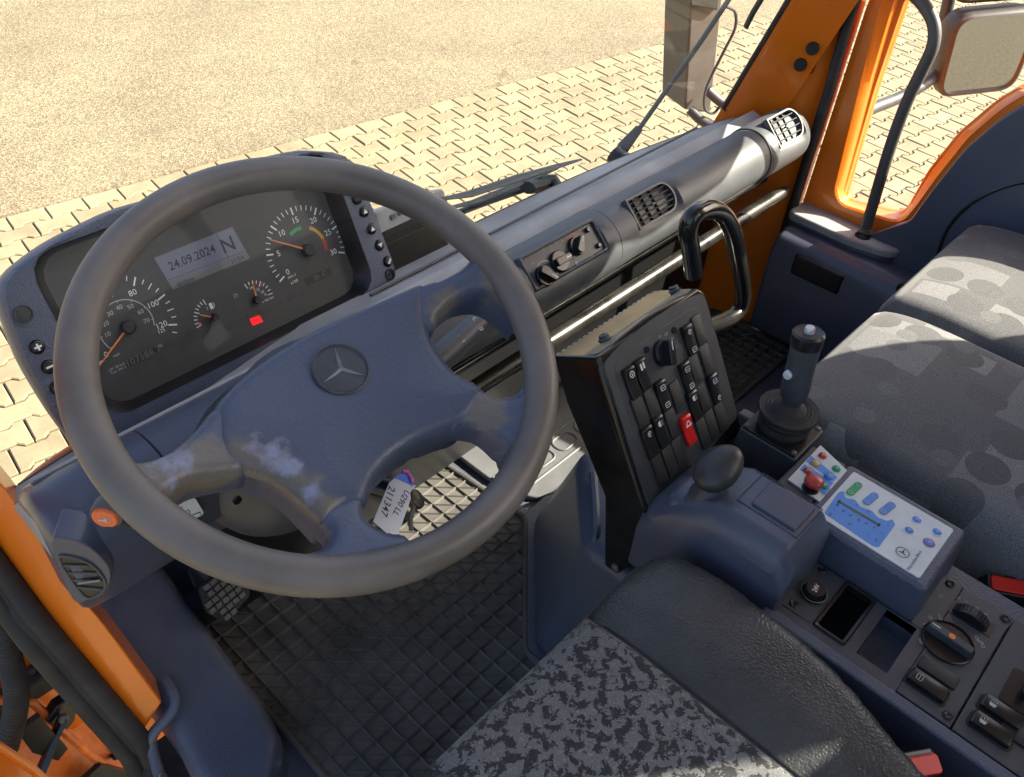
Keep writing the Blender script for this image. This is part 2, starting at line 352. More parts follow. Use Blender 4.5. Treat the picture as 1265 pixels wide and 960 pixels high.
def fabric_bench():
    m = bpy.data.materials.new('dark grey patterned bench fabric'); m.use_nodes = True; nt = m.node_tree; n = nt.nodes; b = n['Principled BSDF']; L = nt.links.new
    tc = n.new('ShaderNodeTexCoord'); cur = None
    base = n.new('ShaderNodeRGB'); base.outputs[0].default_value = (0.108, 0.110, 0.115, 1); cur = base.outputs[0]
    def layer(scale, off, ang, thr, col, circ):
        nonlocal cur
        mp = n.new('ShaderNodeMapping'); mp.inputs['Scale'].default_value = (scale, scale*(.86 if not circ else 1.0), 0); mp.inputs['Location'].default_value = off; mp.inputs['Rotation'].default_value = (0, 0, ang); L(tc.outputs['Object'], mp.inputs[0])
        fl = n.new('ShaderNodeVectorMath'); fl.operation = 'FLOOR'; L(mp.outputs[0], fl.inputs[0])
        wn_ = n.new('ShaderNodeTexWhiteNoise'); wn_.noise_dimensions = '3D'; L(fl.outputs[0], wn_.inputs['Vector'])
        th = n.new('ShaderNodeMath'); th.operation = 'LESS_THAN'; th.inputs[1].default_value = thr; L(wn_.outputs['Value'], th.inputs[0]); fac = th.outputs[0]
        if circ:
            fr = n.new('ShaderNodeVectorMath'); fr.operation = 'FRACTION'; L(mp.outputs[0], fr.inputs[0])
            ds = n.new('ShaderNodeVectorMath'); ds.operation = 'DISTANCE'; ds.inputs[1].default_value = (.5, .5, 0); L(fr.outputs[0], ds.inputs[0])
            lt = n.new('ShaderNodeMath'); lt.operation = 'LESS_THAN'; lt.inputs[1].default_value = .42; L(ds.outputs['Value'], lt.inputs[0])
            mu = n.new('ShaderNodeMath'); mu.operation = 'MULTIPLY'; L(lt.outputs[0], mu.inputs[0]); L(fac, mu.inputs[1]); fac = mu.outputs[0]
        x = n.new('ShaderNodeMix'); x.data_type = 'RGBA'; L(fac, x.inputs[0]); L(cur, x.inputs[6]); x.inputs[7].default_value = (*col, 1); cur = x.outputs[2]
    layer(10.5, (.2, .37, 0), 0, .36, (.162, .164, .168), False)
    layer(20, (.6, .1, 0), 0, .17, (.192, .194, .196), False)
    layer(15, (.3, .4, 0), .1, .42, (.098, .099, .103), True)
    layer(27, (.7, .15, 0), 0, .13, (.126, .128, .132), True)
    ns = n.new('ShaderNodeTexNoise'); ns.inputs['Scale'].default_value = 700; ns.inputs['Detail'].default_value = 2; L(tc.outputs['Object'], ns.inputs['Vector'])
    mr = n.new('ShaderNodeMapRange'); mr.inputs[1].default_value = .3; mr.inputs[2].default_value = .7; mr.inputs[3].default_value = .6; mr.inputs[4].default_value = 1.4; L(ns.outputs[0], mr.inputs[0])
    x = n.new('ShaderNodeMix'); x.data_type = 'RGBA'; x.blend_type = 'MULTIPLY'; x.inputs[0].default_value = 1; L(cur, x.inputs[6]); L(mr.outputs[0], x.inputs[7]); L(x.outputs[2], b.inputs['Base Color'])
    b.inputs['Roughness'].default_value = .9; b.inputs['Specular IOR Level'].default_value = .2; b.inputs['Sheen Weight'].default_value = .3; b.inputs['Sheen Roughness'].default_value = .4
    bp = n.new('ShaderNodeBump'); bp.inputs['Strength'].default_value = .4; bp.inputs['Distance'].default_value = .001; L(ns.outputs[0], bp.inputs['Height']); L(bp.outputs[0], b.inputs['Normal'])
    return m
m_fab1, m_fab2 = fabric_driver(), fabric_bench()

# ------------------------------------------------------------------ yard: asphalt, interlocking pavers
GZ = -1.32
ea = V((math.cos(R(-7.7)), math.sin(R(-7.7)), 0)); YARD = Fr((2.70, 4.53, GZ), ea, V((-ea.y, ea.x, 0)))   # b > 0 is asphalt, b < 0 pavers
def asphalt_mat():
    m = bpy.data.materials.new('pale weathered asphalt'); m.use_nodes = True; nt = m.node_tree; n = nt.nodes; b = n['Principled BSDF']; L = nt.links.new
    tc = n.new('ShaderNodeTexCoord'); v = n.new('ShaderNodeTexVoronoi'); v.inputs['Scale'].default_value = 105; L(tc.outputs['Object'], v.inputs['Vector'])
    r = n.new('ShaderNodeValToRGB'); e = r.color_ramp.elements; e[0].color = (.110, .088, .055, 1); e[1].color = (.300, .250, .160, 1); e[0].position = .0; e[1].position = 1
    k = r.color_ramp.elements.new(.5); k.color = (.185, .153, .097, 1); sp = n.new('ShaderNodeSeparateColor'); L(v.outputs['Color'], sp.inputs[0]); L(sp.outputs[0], r.inputs[0])
    t = n.new('ShaderNodeTexNoise'); t.inputs['Scale'].default_value = 1.1; t.inputs['Detail'].default_value = 7; t.inputs['Roughness'].default_value = .65; L(tc.outputs['Object'], t.inputs['Vector'])
    q = n.new('ShaderNodeValToRGB'); q.color_ramp.elements[0].position = .3; q.color_ramp.elements[0].color = (.80, .79, .78, 1); q.color_ramp.elements[1].position = .62; q.color_ramp.elements[1].color = (1.06, 1.05, 1.03, 1); L(t.outputs[0], q.inputs[0])
    x = n.new('ShaderNodeMix'); x.data_type = 'RGBA'; x.blend_type = 'MULTIPLY'; x.inputs[0].default_value = 1; L(r.outputs[0], x.inputs[6]); L(q.outputs[0], x.inputs[7])
    s = n.new('ShaderNodeTexNoise'); s.inputs['Scale'].default_value = 2.3; s.inputs['Detail'].default_value = 3; s.inputs['Distortion'].default_value = 1.5; L(tc.outputs['Object'], s.inputs['Vector'])
    w = n.new('ShaderNodeValToRGB'); w.color_ramp.elements[0].position = .69; w.color_ramp.elements[0].color = (1, 1, 1, 1); w.color_ramp.elements[1].position = .74; w.color_ramp.elements[1].color = (.72, .68, .64, 1); L(s.outputs[0], w.inputs[0])
    y = n.new('ShaderNodeMix'); y.data_type = 'RGBA'; y.blend_type = 'MULTIPLY'; y.inputs[0].default_value = 1; L(x.outputs[2], y.inputs[6]); L(w.outputs[0], y.inputs[7]); L(y.outputs[2], b.inputs['Base Color'])
    b.inputs['Roughness'].default_value = .85; bp = n.new('ShaderNodeBump'); bp.inputs['Strength'].default_value = .7; bp.inputs['Distance'].default_value = .004; L(v.outputs['Distance'], bp.inputs['Height']); L(bp.outputs[0], b.inputs['Normal'])
    return m
def paver_mat():
    m = bpy.data.materials.new('sandy concrete paver'); m.use_nodes = True; nt = m.node_tree; n = nt.nodes; b = n['Principled BSDF']; L = nt.links.new
    g = n.new('ShaderNodeNewGeometry'); tc = n.new('ShaderNodeTexCoord')
    t = n.new('ShaderNodeTexNoise'); t.inputs['Scale'].default_value = 5; t.inputs['Detail'].default_value = 8; t.inputs['Roughness'].default_value = .7; L(g.outputs['Position'], t.inputs['Vector'])
    r = n.new('ShaderNodeValToRGB'); r.color_ramp.elements[0].position = .3; r.color_ramp.elements[0].color = (.185, .153, .092, 1); r.color_ramp.elements[1].position = .6; r.color_ramp.elements[1].color = (.262, .220, .136, 1); L(t.outputs[0], r.inputs[0])
    rn = n.new('ShaderNodeMapRange'); rn.inputs[3].default_value = .86; rn.inputs[4].default_value = 1.1; L(g.outputs['Random Per Island'], rn.inputs[0])
    oi = n.new('ShaderNodeObjectInfo'); r2 = n.new('ShaderNodeMapRange'); r2.inputs[3].default_value = .88; r2.inputs[4].default_value = 1.1; L(oi.outputs['Random'], r2.inputs[0])
    mu = n.new('ShaderNodeMath'); mu.operation = 'MULTIPLY'; L(rn.outputs[0], mu.inputs[0]); L(r2.outputs[0], mu.inputs[1])
    x = n.new('ShaderNodeMix'); x.data_type = 'RGBA'; x.blend_type = 'MULTIPLY'; x.inputs[0].default_value = 1; L(r.outputs[0], x.inputs[6]); L(mu.outputs[0], x.inputs[7]); L(x.outputs[2], b.inputs['Base Color'])
    b.inputs['Roughness'].default_value = .85; f = n.new('ShaderNodeTexNoise'); f.inputs['Scale'].default_value = 160; f.inputs['Detail'].default_value = 3; L(g.outputs['Position'], f.inputs['Vector'])
    bp = n.new('ShaderNodeBump'); bp.inputs['Strength'].default_value = .4; bp.inputs['Distance'].default_value = .002; L(f.outputs[0], bp.inputs['Height']); L(bp.outputs[0], b.inputs['Normal'])
    return m
m_asph, m_pave = asphalt_mat(), paver_mat()
m_joint = mat('joint sand', (.048, .036, .018), .95, var=.5, vs=30)
o = part('ground', G().flat([(-250, -250), (250, -250), (250, 250), (-250, 250)], -.020, YARD), m_joint, kind='structure', smooth=0)
o = part('asphalt_yard', G().add([YARD(a, b, c) for a in (-250, 250) for b, c in ((.014, -.019), (.020, -.003), (.3, -.003), (250, -.003))], [(0, 4, 5, 1), (1, 5, 6, 2), (2, 6, 7, 3)]), m_asph, kind='structure', smooth=0)
pave = part('paved_ground', G().flat([(-12, -12), (14, -12), (14, .005), (-12, .005)], -.014, YARD), m_joint, kind='structure', smooth=0)
def paver_poly(edge=False):
    j = .0034; p = []
    prof = [(-.1, .0825), (-.0625, .0825), (-.0375, .0575), (.0375, .0575), (.0625, .0825), (.1, .0825)]
    up = [(a, .0700) for a in (-.1, .1)] if edge else prof
    lo = [(a, -w) for a, w in prof][::-1]
    q = [(max(-.1+j, min(.1-j, a)), b-.0055 if b > 0 else b+.0055) for a, b in up+lo]
    return q
def ccw(p): return p if sum(p[i-1][0]*p[i][1]-p[i][0]*p[i-1][1] for i in range(len(p))) > 0 else p[::-1]
def inset(poly, d):
    """offset a closed outline inwards by d"""
    n = len(poly); o = []
    if sum(poly[i-1][0]*poly[i][1]-poly[i][0]*poly[i-1][1] for i in range(n)) > 0: d = -d
    for i in range(n):
        p = V((*poly[i], 0)); e1 = (p-V((*poly[i-1], 0))).normalized(); e2 = (V((*poly[(i+1) % n], 0))-p).normalized()
        n1 = V((e1.y, -e1.x, 0)); n2 = V((e2.y, -e2.x, 0)); b = (n1+n2); b = b/max(.3, b.length_squared)*2; o.append((p.x+b.x*d, p.y+b.y*d))
    return o
def paver_local(edge):
    p = paver_poly(edge); q = inset(p, .005); g = G(); n = len(p)
    g.add([(a, b, -.018) for a, b in p]+[(a, b, -.0045) for a, b in p]+[(a, b, 0) for a, b in q],
          [(i, (i+1) % n, n+(i+1) % n, n+i) for i in range(n)]+[(n+i, n+(i+1) % n, 2*n+(i+1) % n, 2*n+i) for i in range(n)]+[list(range(2*n, 3*n))])
    return g
pg = {e: paver_local(e) for e in (False, True)}; pm = {e: local(pg[e], 'paver', m_pave, 0) for e in pg}
def inpoly(x, y, poly):
    ins = False
    for i in range(len(poly)):
        (x0, y0), (x1, y1) = poly[i-1], poly[i]
        if (y0 > y) != (y1 > y) and x < (x1-x0)*(y-y0)/(y1-y0)+x0: ins = not ins
    return ins
SEEN = [[(-15, -15), (1010, -15), (905, 165), (765, 210), (620, 270), (540, 250), (430, 195), (200, 250), (-15, 350)],
        [(-15, 380), (100, 550), (15, 625), (-15, 600)], [(1120, -15), (1280, -15), (1280, 100), (1150, 215), (1110, 270), (1040, 245)]]
spots = []
for j in range(0, 60):
    for i in range(-50, 52):
        a, b = i*.2+(.1 if j % 2 else 0), -.07-j*.14; w = YARD(a, b, 0); d = w-CAM
        cv = V((d.dot(r_), -d.dot(u_), d.dot(f_))); vis = False
        if cv.z > .5:
            x, y = 632.5+FOC*cv.x/cv.z, 480+FOC*cv.y/cv.z; vis = any(inpoly(x, y, s) for s in SEEN)
        spots.append((0 if vis else 1, d.length, a, b, j == 0))
spots.sort()
rest = G()
for k, (nv, dl, a, b, e) in enumerate(spots):
    rz = random.gauss(0, .006); dz = random.gauss(0, .0012); M = YARD.mat(a, b, dz, rz) @ Matrix.Rotation(random.gauss(0, .006), 4, 'X') @ Matrix.Rotation(random.gauss(0, .006), 4, 'Y')
    if k < 300: inst('paver', pm[e], pave, M)
    else: rest.add([M @ v for v in pg[e].v], pg[e].f)
part('paver_field', rest, m_pave, pave, smooth=0, kind='stuff', norm=False)

# ------------------------------------------------------------------ the cab shell
XR = 1.74                                                    # plane of the passenger door
cab = thing('truck_cab', 'orange truck cab shell with windscreen pillars, sill and rubber door seal', 'truck cab', (.9, .2, -.15))
WSO, WSN = V((1.0, .872, .5)), V((0, 1, .34)).normalized()    # windscreen plane
WS = Fr(WSO, (1, 0, 0), (0, -.34, 1))
# floor pan and lower walls
g = G().box(.16, 1.76, -.75, .97, -.06, -.012); part('floor_pan', g, m_body, cab, smooth=0)
g = G().box(.16, 1.70, .93, .96, -.012, .34); part('toe_board', g, m_blue, cab, smooth=0)
g = G().box(.0, 1.75, .975, 1.0, -.5, .285); part('front_skin', g, m_orange, cab, bev=.006)
g = G().add([(x, y, z) for x in (.14, 1.72) for y, z in ((.80, .425), (.83, .425), (1.0, .285), (.97, .275))], [(0, 4, 5, 1), (1, 5, 6, 2), (2, 6, 7, 3), (3, 7, 4, 0), (0, 1, 2, 3), (4, 7, 6, 5)]); part('cowl', g, m_orange, cab, smooth=0)
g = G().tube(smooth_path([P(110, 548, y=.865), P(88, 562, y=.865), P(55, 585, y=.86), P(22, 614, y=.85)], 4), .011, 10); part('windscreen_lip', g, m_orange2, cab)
g = holed(Fr((0, -.72, 0), (1, 0, 0), (0, 0, 1)), .05, 1.78, -.012, 1.66, [(.30, 1.525, .86, 1.635)], 0, .03); part('rear_wall', g, m_headl, cab, smooth=0)
g = G().box(.298, 1.527, -.737, -.734, .858, 1.637); part('rear_window', g, m_glass, cab, smooth=0)
g = G().prism([(-.76, 1.66), (-.76, 1.72), (.30, 1.74), (.47, 1.66), (.44, 1.63), (.28, 1.68)], .02, 1.80, Fr((0, 0, 0), (0, 1, 0), (0, 0, 1))); part('roof', g, m_headl, cab, bev=.01)
g = G().box(.04, .07, -.75, -.42, -.012, 1.67); part('rear_side_wall', g, m_headl, cab, smooth=0)
g = G().box(1.75, 1.78, -.75, -.36, -.012, 1.68); part('rear_side_wall', g, m_headl, cab, smooth=0)
# left windscreen pillar above the dash (beside the frame) and right pillar
g = G().loft([[V((x, y, z)) for x, y in ((.0, yy+.02), (.085, yy+.05), (.085, yy-.05), (.0, yy-.06))] for yy, z in ((.84, .56), (.82, .62), (.47, 1.66))]); part('windscreen_pillar', g, m_orange, cab, bev=.008)
from mathutils.bvhtree import BVHTree
def hit(g, q):
    t = BVHTree.FromPolygons([tuple(v) for v in g.v], g.f); d = c2w(V((q[0]-632.5, q[1]-480, FOC))).normalized(); p, n_, _, _ = t.ray_cast(CAM, d)
    return p, (n_ if n_.dot(d) < 0 else -n_)
def lerp(a, b, t): return a+(b-a)*t
def pil(z):   # section of the right pillar at height z: from the windscreen edge back to the door seal
    yl = .825-.34*(z-.474) if z > .474 else .825; yr = .668 if z < .80 else .668-.36*(z-.80)
    xl = 1.615
    t_ = .72
    return [(xl-.012, yl+.030), (xl, yl), (xl+.028, yl-.026), (xl+.050, yl-.075), (xl+.062, lerp(yl, yr, .72)), (xl+.085, yr), (xl+.14, yr), (xl+.14, yl+.03)]
rings = [[V((x, y, z)) for x, y in pil(z)] for z in (-.01, .12, .30, .474, .62, .80, 1.0, 1.3, 1.67)]
pl_r = part('windscreen_pillar', G().loft(rings), m_orange, cab, smooth=60)
for q in ((1004, 59), (989, 79)):
    p, nn = hit(G().loft(rings), q); F = Fr(p+nn*.001, nn.cross(V((0, 0, 1))), nn.cross(nn.cross(V((0, 0, 1))))*-1)
    g = G().lathe([(.0125, -.006), (.0125, .003), (.0100, .0050), (.0080, .0030), (.0045, .0030), (.0035, .0045), (.0005, .0045)], F, 18); part('pillar_plug', g, m_rubber, pl_r)
# windscreen gasket, glass
def ws_base(x): return V((x, .872-.055*max(0, (x-.9)/.72)**2.2-.03*max(0, (.45-x)/.35)**2, .497-.034*min(1, max(0, (.50-x)/.22))))
gask = [ws_base(.13+.0375*k) for k in range(41)]
edge = [V((1.607, .853-.34*(z-.474), z)) for z in (.52, .7, .9, 1.1, 1.35, 1.62)]
part('windscreen_gasket', G().tube(gask+edge, .006, 8), m_rubber, cab)
g = G(); cols = [ws_base(.12+.1*k) for k in range(16)]
g.loft([[p+V((0, .004, .01)), V((p.x, p.y-.34*1.13+.004, 1.63))] for p in cols], caps=False, closed=False); part('windscreen', g, m_glass, cab, norm=False)
# left sill: orange strip below the dash, its rubber seal
inn = smooth_path([P(-30, 560, y=.84), P(0, 597, y=.82), P(46, 657, y=.79), P(88, 728, y=.765), P(121, 762, y=.75), P(201, 868, z=.12)], 5)
outr = smooth_path([P(-30, 640, y=.875), P(0, 682, y=.855), P(30, 723, y=.83), P(57, 760, y=.80), P(100, 812, y=.77), P(178, 903, z=.085)], 5)
g = G(); fwd = V((.015, .05, -.015))
g.loft([[a, b, b+fwd, a+fwd] for a, b in zip(inn, outr)]); part('door_sill', g, m_orange, cab, bev=.006)
c1, c2 = [], []
for k, t in enumerate(outr + [P(192, 935, z=.03), P(186, 985, z=.0)]):
    c1.append(t+V((-.010, -.006, .004))); c2.append(t+V((-.030, -.006, -.022)))
part('door_seal', G().tube(c1, .0135, 10).tube(c2, .0125, 10).tube([(a+b)/2 + V((0, .004, -.004)) for a, b in zip(c1, c2)], .013, 8), m_rubber, cab, bev=0)
# hinge pocket in front of the seal: orange pressed panel with step
g = G()
rows = [[P(x, y, y=yy) for x, y, yy in r] for r in ([(-80, 700, 1.02), (60, 770, 1.02), (200, 900, .96)], [(-80, 800, 1.0), (40, 855, 1.0), (180, 965, .93)], [(-80, 850, .96), (60, 905, .95), (165, 975, .93)], [(-80, 1000, .90), (60, 1010, .90), (170, 1010, .90)])]
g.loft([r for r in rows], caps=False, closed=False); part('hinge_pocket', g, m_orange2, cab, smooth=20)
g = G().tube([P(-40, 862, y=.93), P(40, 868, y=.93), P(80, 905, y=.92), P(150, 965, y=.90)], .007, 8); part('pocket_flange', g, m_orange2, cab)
g = G().box(-.06, .09, .93, .96, -.02, .02); part('pocket_dark_block', g, m_rubber, cab, bev=.004)  # dark block added for the shade deep in the pocket
vq = [P(x, y, y=.895) for x, y in ((22, 905), (50, 885), (66, 905), (84, 925), (72, 940), (40, 930))]; part('pocket_shade', G().loft([vq, [p+V((0, .01, 0)) for p in vq]]), m_black, cab, smooth=0)  # black patch standing in for the pocket's deep shadow
vq = [P(x, y, y=.895) for x, y in ((100, 968), (125, 945), (160, 955), (165, 985), (110, 985))]; part('pocket_shade', G().loft([vq, [p+V((0, .01, 0)) for p in vq]]), m_black, cab, smooth=0)  # second black patch painted in as shadow
for q in ((40, 829), (56, 933), (143, 935)):
    p = P(*q, y=.945); part('bolt', G().lathe([(.006, -.01), (.006, .002), (.004, .004), (.001, .004)], Fr(p, (1, 0, 0), (0, .3, 1)), 8), m_rubber, cab)

# open driver's door edge, door stay, cable hose
drv = thing('open_driver_door', 'orange edge of the driver door standing open beside the black corrugated hose', 'door', P(0, 950, y=.80))
g = G().loft([[P(x, y, y=yy) for x, y, yy in r] for r in ([(-40, 905, .80), (-5, 922, .80), (48, 958, .80), (70, 985, .80)], [(-40, 1100, .70), (0, 1100, .70), (45, 1100, .70), (60, 1100, .70)])], caps=False, closed=False)
part('door_edge', g, m_orange, drv, smooth=20)
g = G().tube(smooth_path([P(-40, 900, y=.80), P(-5, 920, y=.80), P(48, 957, y=.80), P(75, 995, y=.80)], 4), .006, 8); part('door_flange', g, m_orange, drv)
stay = thing('door_stay', 'black steel door check strap with bolt below the rubber seal', 'door stay', P(60, 890, y=.92))
br = [P(x, y, y=.915) for x, y in ((57, 893), (70, 874), (88, 862), (97, 872), (93, 890), (84, 902), (72, 900))]
part('bracket', G().loft([br, [p+V((0, .02, 0)) for p in br]]), m_black, stay, bev=.003)
part('strap', G().tube([P(78, 886, y=.905), P(68, 908, y=.90), P(58, 935, y=.89), P(45, 965, y=.88)], .0105, 8, flat=.4), m_black, stay)
part('bolt', G().lathe([(.0075, 0), (.0075, .006), (.005, .008), (.001, .008)], Fr(P(78, 887, y=.905), (1, 0, 0), (0, .6, 1)), 10), m_bracket, stay)
hp = smooth_path([P(-12, 742, y=.86), P(0, 775, y=.86), P(12, 815, y=.86), P(20, 850, y=.86), P(18, 885, y=.87), P(8, 925, y=.88)], 9)
rr = []
pts = []
for i in range(len(hp)-1):
    for k in range(4): pts.append(hp[i].lerp(hp[i+1], k/4)); rr.append(.0165 if (k % 4) < 2 else .0140)
part('cable_hose', G().tube(pts, rr, 14), m_rubber, label='black corrugated cable hose hanging in the driver door gap', cat='hose', smooth=60)
# dark step box added to stand for under-floor darkness below the hinge pocket
g = G().box(-.15, .045, .25, .96, -.42, -.38); part('underfloor_dark_box', g, m_rubber, cab, bev=.004)
part('sill_base', G().box(.115, .20, .20, .74, -.10, -.006), m_rubber, cab, bev=.004)

# ------------------------------------------------------------------ passenger door
door = thing('passenger_door', 'orange passenger door with dipped window, dark trim panel and armrest ledge', 'door', (XR, .1, 0))
DF = Fr((0, 0, 0), (0, -1, 0), (0, 0, 1))                     # a = -y, b = z, n points to -x (into the cab)
def dpx(q, x): p = P(*q, x=x); return (-p.y, p.z)
glass_low = [dpx(q, 1.765) for q in ((1122, -6), (1084, 105), (1044, 242), (1049, 249), (1104, 263), (1114, 262), (1123, 254), (1149, 208), (1186, 162), (1232, 123), (1262, 105))]
trim_low = [dpx(q, 1.712) for q in ((1092, -6), (1062, 112), (1031, 238), (1039, 254), (1100, 273), (1112, 273), (1124, 260), (1155, 217), (1193, 169), (1236, 132), (1267, 113))]
TOPW = [(.225, 1.30), (-.06, 1.30), (-.13, 1.18), (-.30, .985)]  # out-of-view upper edge, its slant shaped to shade the dash tube
gl = glass_low + [(-.20, .715), (-.02, .70), (.215, .70), (.225, .72)] + TOPW
tr = trim_low + [(-.215, .68), (-.02, .665), (.235, .66), (.245, .685)] + [(.245, 1.315), (-.09, 1.315), (-.165, 1.195), (-.34, 1.00)]
NP = 90
def resample(poly, n):
    L = [0]
    for i in range(len(poly)): a, b = poly[i], poly[(i+1) % len(poly)]; L.append(L[-1]+math.hypot(b[0]-a[0], b[1]-a[1]))
    o = []
    for k in range(n):
        s = L[-1]*k/n; i = max(j for j in range(len(poly)) if L[j] <= s); t = (s-L[i])/max(1e-9, L[i+1]-L[i]); a, b = poly[i], poly[(i+1) % len(poly)]
        o.append((a[0]+(b[0]-a[0])*t, a[1]+(b[1]-a[1])*t))
    return o
gl_s, tr_s = rpoly(gl, .012), rpoly(tr, .014); NP = len(gl_s)
assert NP == len(tr_s)
def grow(poly, d): return inset(poly, -d)
mid1 = [lerpv for lerpv in [((a[0]*.55+b[0]*.45), (a[1]*.55+b[1]*.45)) for a, b in zip(gl_s, tr_s)]]
# window surround: stepped orange flange from glass to trim
def X(poly, x): return [V((x, -a, b)) for a, b in poly]
g = G().loft([X(gl_s, 1.775), X(gl_s, 1.757), X(mid1, 1.752), X(mid1, 1.735), X(tr_s, 1.722), X(grow(tr_s, .004), 1.716)], caps=False)
part('window_frame', g, m_orange, door, smooth=35, bev=.002)
part('window_glass', G().add(X(gl_s, 1.768), [list(range(NP))]), m_glass, door, smooth=0, norm=False)
# outer skin and inner orange post
def ringplate(inner, outer, x0, x1):
    g = G(); pts = list(inner)+list(outer); ts = tessellate_polygon([[V((a, b, 0)) for a, b in outer], [V((a, b, 0)) for a, b in inner]]); cmb = list(outer)+list(inner)
    for x in (x0, x1): g.add([V((x, -a, b)) for a, b in cmb], [list(t) for t in ts])
    for p in (inner, outer): g.loft([X(p, x0), X(p, x1)], caps=False)
    return g
ob = rpoly([(-.655, -.05), (.36, -.05), (.36, 1.60), (-.26, 1.60), (-.60, .84), (-.650, .78)], .03)
ob_s = ob
part('door_skin', ringplate(gl_s, ob_s, 1.785, 1.770), m_orange, door, smooth=30)
part('door_frame', ringplate(grow(tr_s, .0035), ob_s, 1.726, 1.718), m_orange, door, smooth=30)
# seal on the door's front edge
sp = smooth_path([V((1.688, .660, z)) for z in (.02, .2, .4, .6, .80)]+[V((1.688, .660-.36*(z-.80), z)) for z in (1.0, 1.3, 1.58)], 3)
part('door_seal', G().tube(sp, .011, 10), m_rubber, cab)
# inner orange return ahead of the window (between seal and window)
# dark trim panel: under the window line
tl = [q for q in trim_low[3:]]
top = [(-.640, .318), (-.575, .322), (-.50, .325)]+[(a+.012, b-.012) for a, b in tl[3:]]+[(-.215, .662), (-.02, .645), (.25, .64), (.34, .64)]
pan = top+[(.34, .0), (-.64, .0)]
g = G().prism(rpoly(pan, .012), -1.7155, -1.690, DF); part('trim_panel', g, m_blue2, door, bev=.006, seg=3)
cr = smooth2([(-.33, .30), (-.345, .42), (-.30, .52), (-.20, .585), (-.05, .61), (.15, .61), (.30, .60)], 5, False)
part('panel_crease', G().tube([V((1.690, -a, b)) for a, b in cr], .0035, 6), m_black, door)
# pale ledge under the dip, dark step and lower pocket with speaker
led = rpoly([(1.652, .655), (1.725, .655), (1.725, .435), (1.700, .405), (1.665, .425), (1.648, .50)], .02)
part('ledge', G().prism(led, .318, .338), m_pale, door, bev=.006, seg=3)
part('ledge_base', G().prism(inset(ccw(led), .006), .20, .319), m_blue2, door, bev=.008, seg=3)
pk = [(1.70, .30), (1.640, .315), (1.605, .300), (1.592, .275), (1.598, .06), (1.70, .02)]
pocket = part('door_pocket', G().prism(pk, -.645, -.10, Fr((0, 0, 0), (1, 0, 0), (0, 0, 1))), m_blue2, door, bev=.012, seg=3)
sx0, sx1 = P(984, 312, x=1.594), P(1036, 362, x=1.594)
part('speaker_grille', G().box(1.588, 1.60, sx1.y, sx0.y, sx1.z-.005, sx0.z), m_black, pocket, bev=.006)
hb = [V((1.60, .36, .31)), V((1.585, .33, .33)), V((1.585, .28, .335)), V((1.60, .25, .32))]
part('pull_handle', G().tube(smooth_path(hb, 5), .012, 10), m_black, door)
# grab pole in front of the window
pp = [P(1070, 281, x=1.682), P(1085, 230, x=1.682), P(1102, 175, x=1.682), P(1122, 122, x=1.682), P(1140, 85, x=1.682), P(1153, 55, x=1.684), P(1153, 28, x=1.69), P(1140, 5, x=1.70), P(1125, -10, x=1.715)]
part('grab_pole', G().tube(smooth_path(pp, 5), .0115, 14), m_pole, door)
part('pole_foot', G().lathe([(.017, -.006), (.017, .004), (.013, .008), (.012, .012)], Fr(V((pp[0].x, pp[0].y, .336)), (1, 0, 0), (0, 1, 0)), 16), m_black, door)

# ------------------------------------------------------------------ outside: mirrors, bracket, wipers
def mirror(label, corners, x, depth, grp):
    t = thing('wing_mirror', label, 'mirror', P(*corners[0], x=x), grp)
    # mirror plane faces back and towards the driver
    c = P(sum(q[0] for q in corners)/4, sum(q[1] for q in corners)/4, x=x); nn = V((-.62, -.76, -.06)).normalized()
    F = Fr(c, nn.cross(V((0, 0, 1)))*-1, V((0, 0, 1)))
    if F.n.dot(nn) < 0: F = Fr(c, F.u*-1, F.v)
    poly = [F.px(*q) for q in corners]; cx = sum(p[0] for p in poly)/4; cy = sum(p[1] for p in poly)/4
    sc = lambda s, r: rpoly([(cx+(a-cx)*s, cy+(b-cy)*s) for a, b in poly], r, 6)
    g = G().loft([[F(a, b, cc) for a, b in sc(s, r)] for s, r, cc in ((.94, .03, -.002), (1.0, .035, .006), (1.06, .04, .002), (1.08, .045, -.02), (1.02, .05, -depth*.6), (.8, .05, -depth))]); part('housing', g, m_gloss2, t, smooth=50)
    part('rim', G().loft([[F(a, b, cc) for a, b in sc(s, r)] for s, r, cc in ((.925, .03, .001), (.965, .033, .0085), (1.0, .035, .0065))], caps=False), m_gloss2, t, smooth=60)
    part('mirror_glass', G().flat(sc(.93, .03), .0012, F), m_mirror, t, smooth=0)
    return t, F, c
m_gloss2 = mat('grey black mirror housing', (.040, .040, .040), .45, var=.3, vs=12)
mt, MF, mc = mirror('black framed wing mirror whose whole glass shows beyond the door window', [(1158, 118), (1183, 22), (1290, 12), (1250, 108)], 2.12, .09, None)
mu_, MF2, mc2 = mirror('upper wing mirror showing only its lower edge above the framed mirror', [(1178, 2), (1195, -100), (1320, -110), (1296, -6)], 2.12, .09, None)
arm = thing('mirror_arm', 'dark tubular mirror arm running behind the orange door post', 'mirror arm', P(1078, 130, x=1.85))
part('tube', G().tube(smooth_path([P(1060, 143, x=1.80), P(1080, 133, x=1.86), P(1112, 120, x=1.95), P(1150, 98, x=2.05), P(1182, 60, x=2.165)], 5), .013, 12), m_char, arm)
part('upright', G().tube([P(1150, 90, x=2.17), P(1168, 20, x=2.17), P(1185, -60, x=2.17)], .014, 12), m_char, arm)
brk = thing('front_bracket', 'grey steel upright bracket with cable outside the windscreen', 'bracket', P(860, 140, y=1.12))
BF = Fr(P(866, 70, y=1.12), (1, -.25, 0), (0, -.10, 1))
c4 = [BF.px(*q) for q in ((856, -40), (897, -40), (878, 140), (846, 136))]
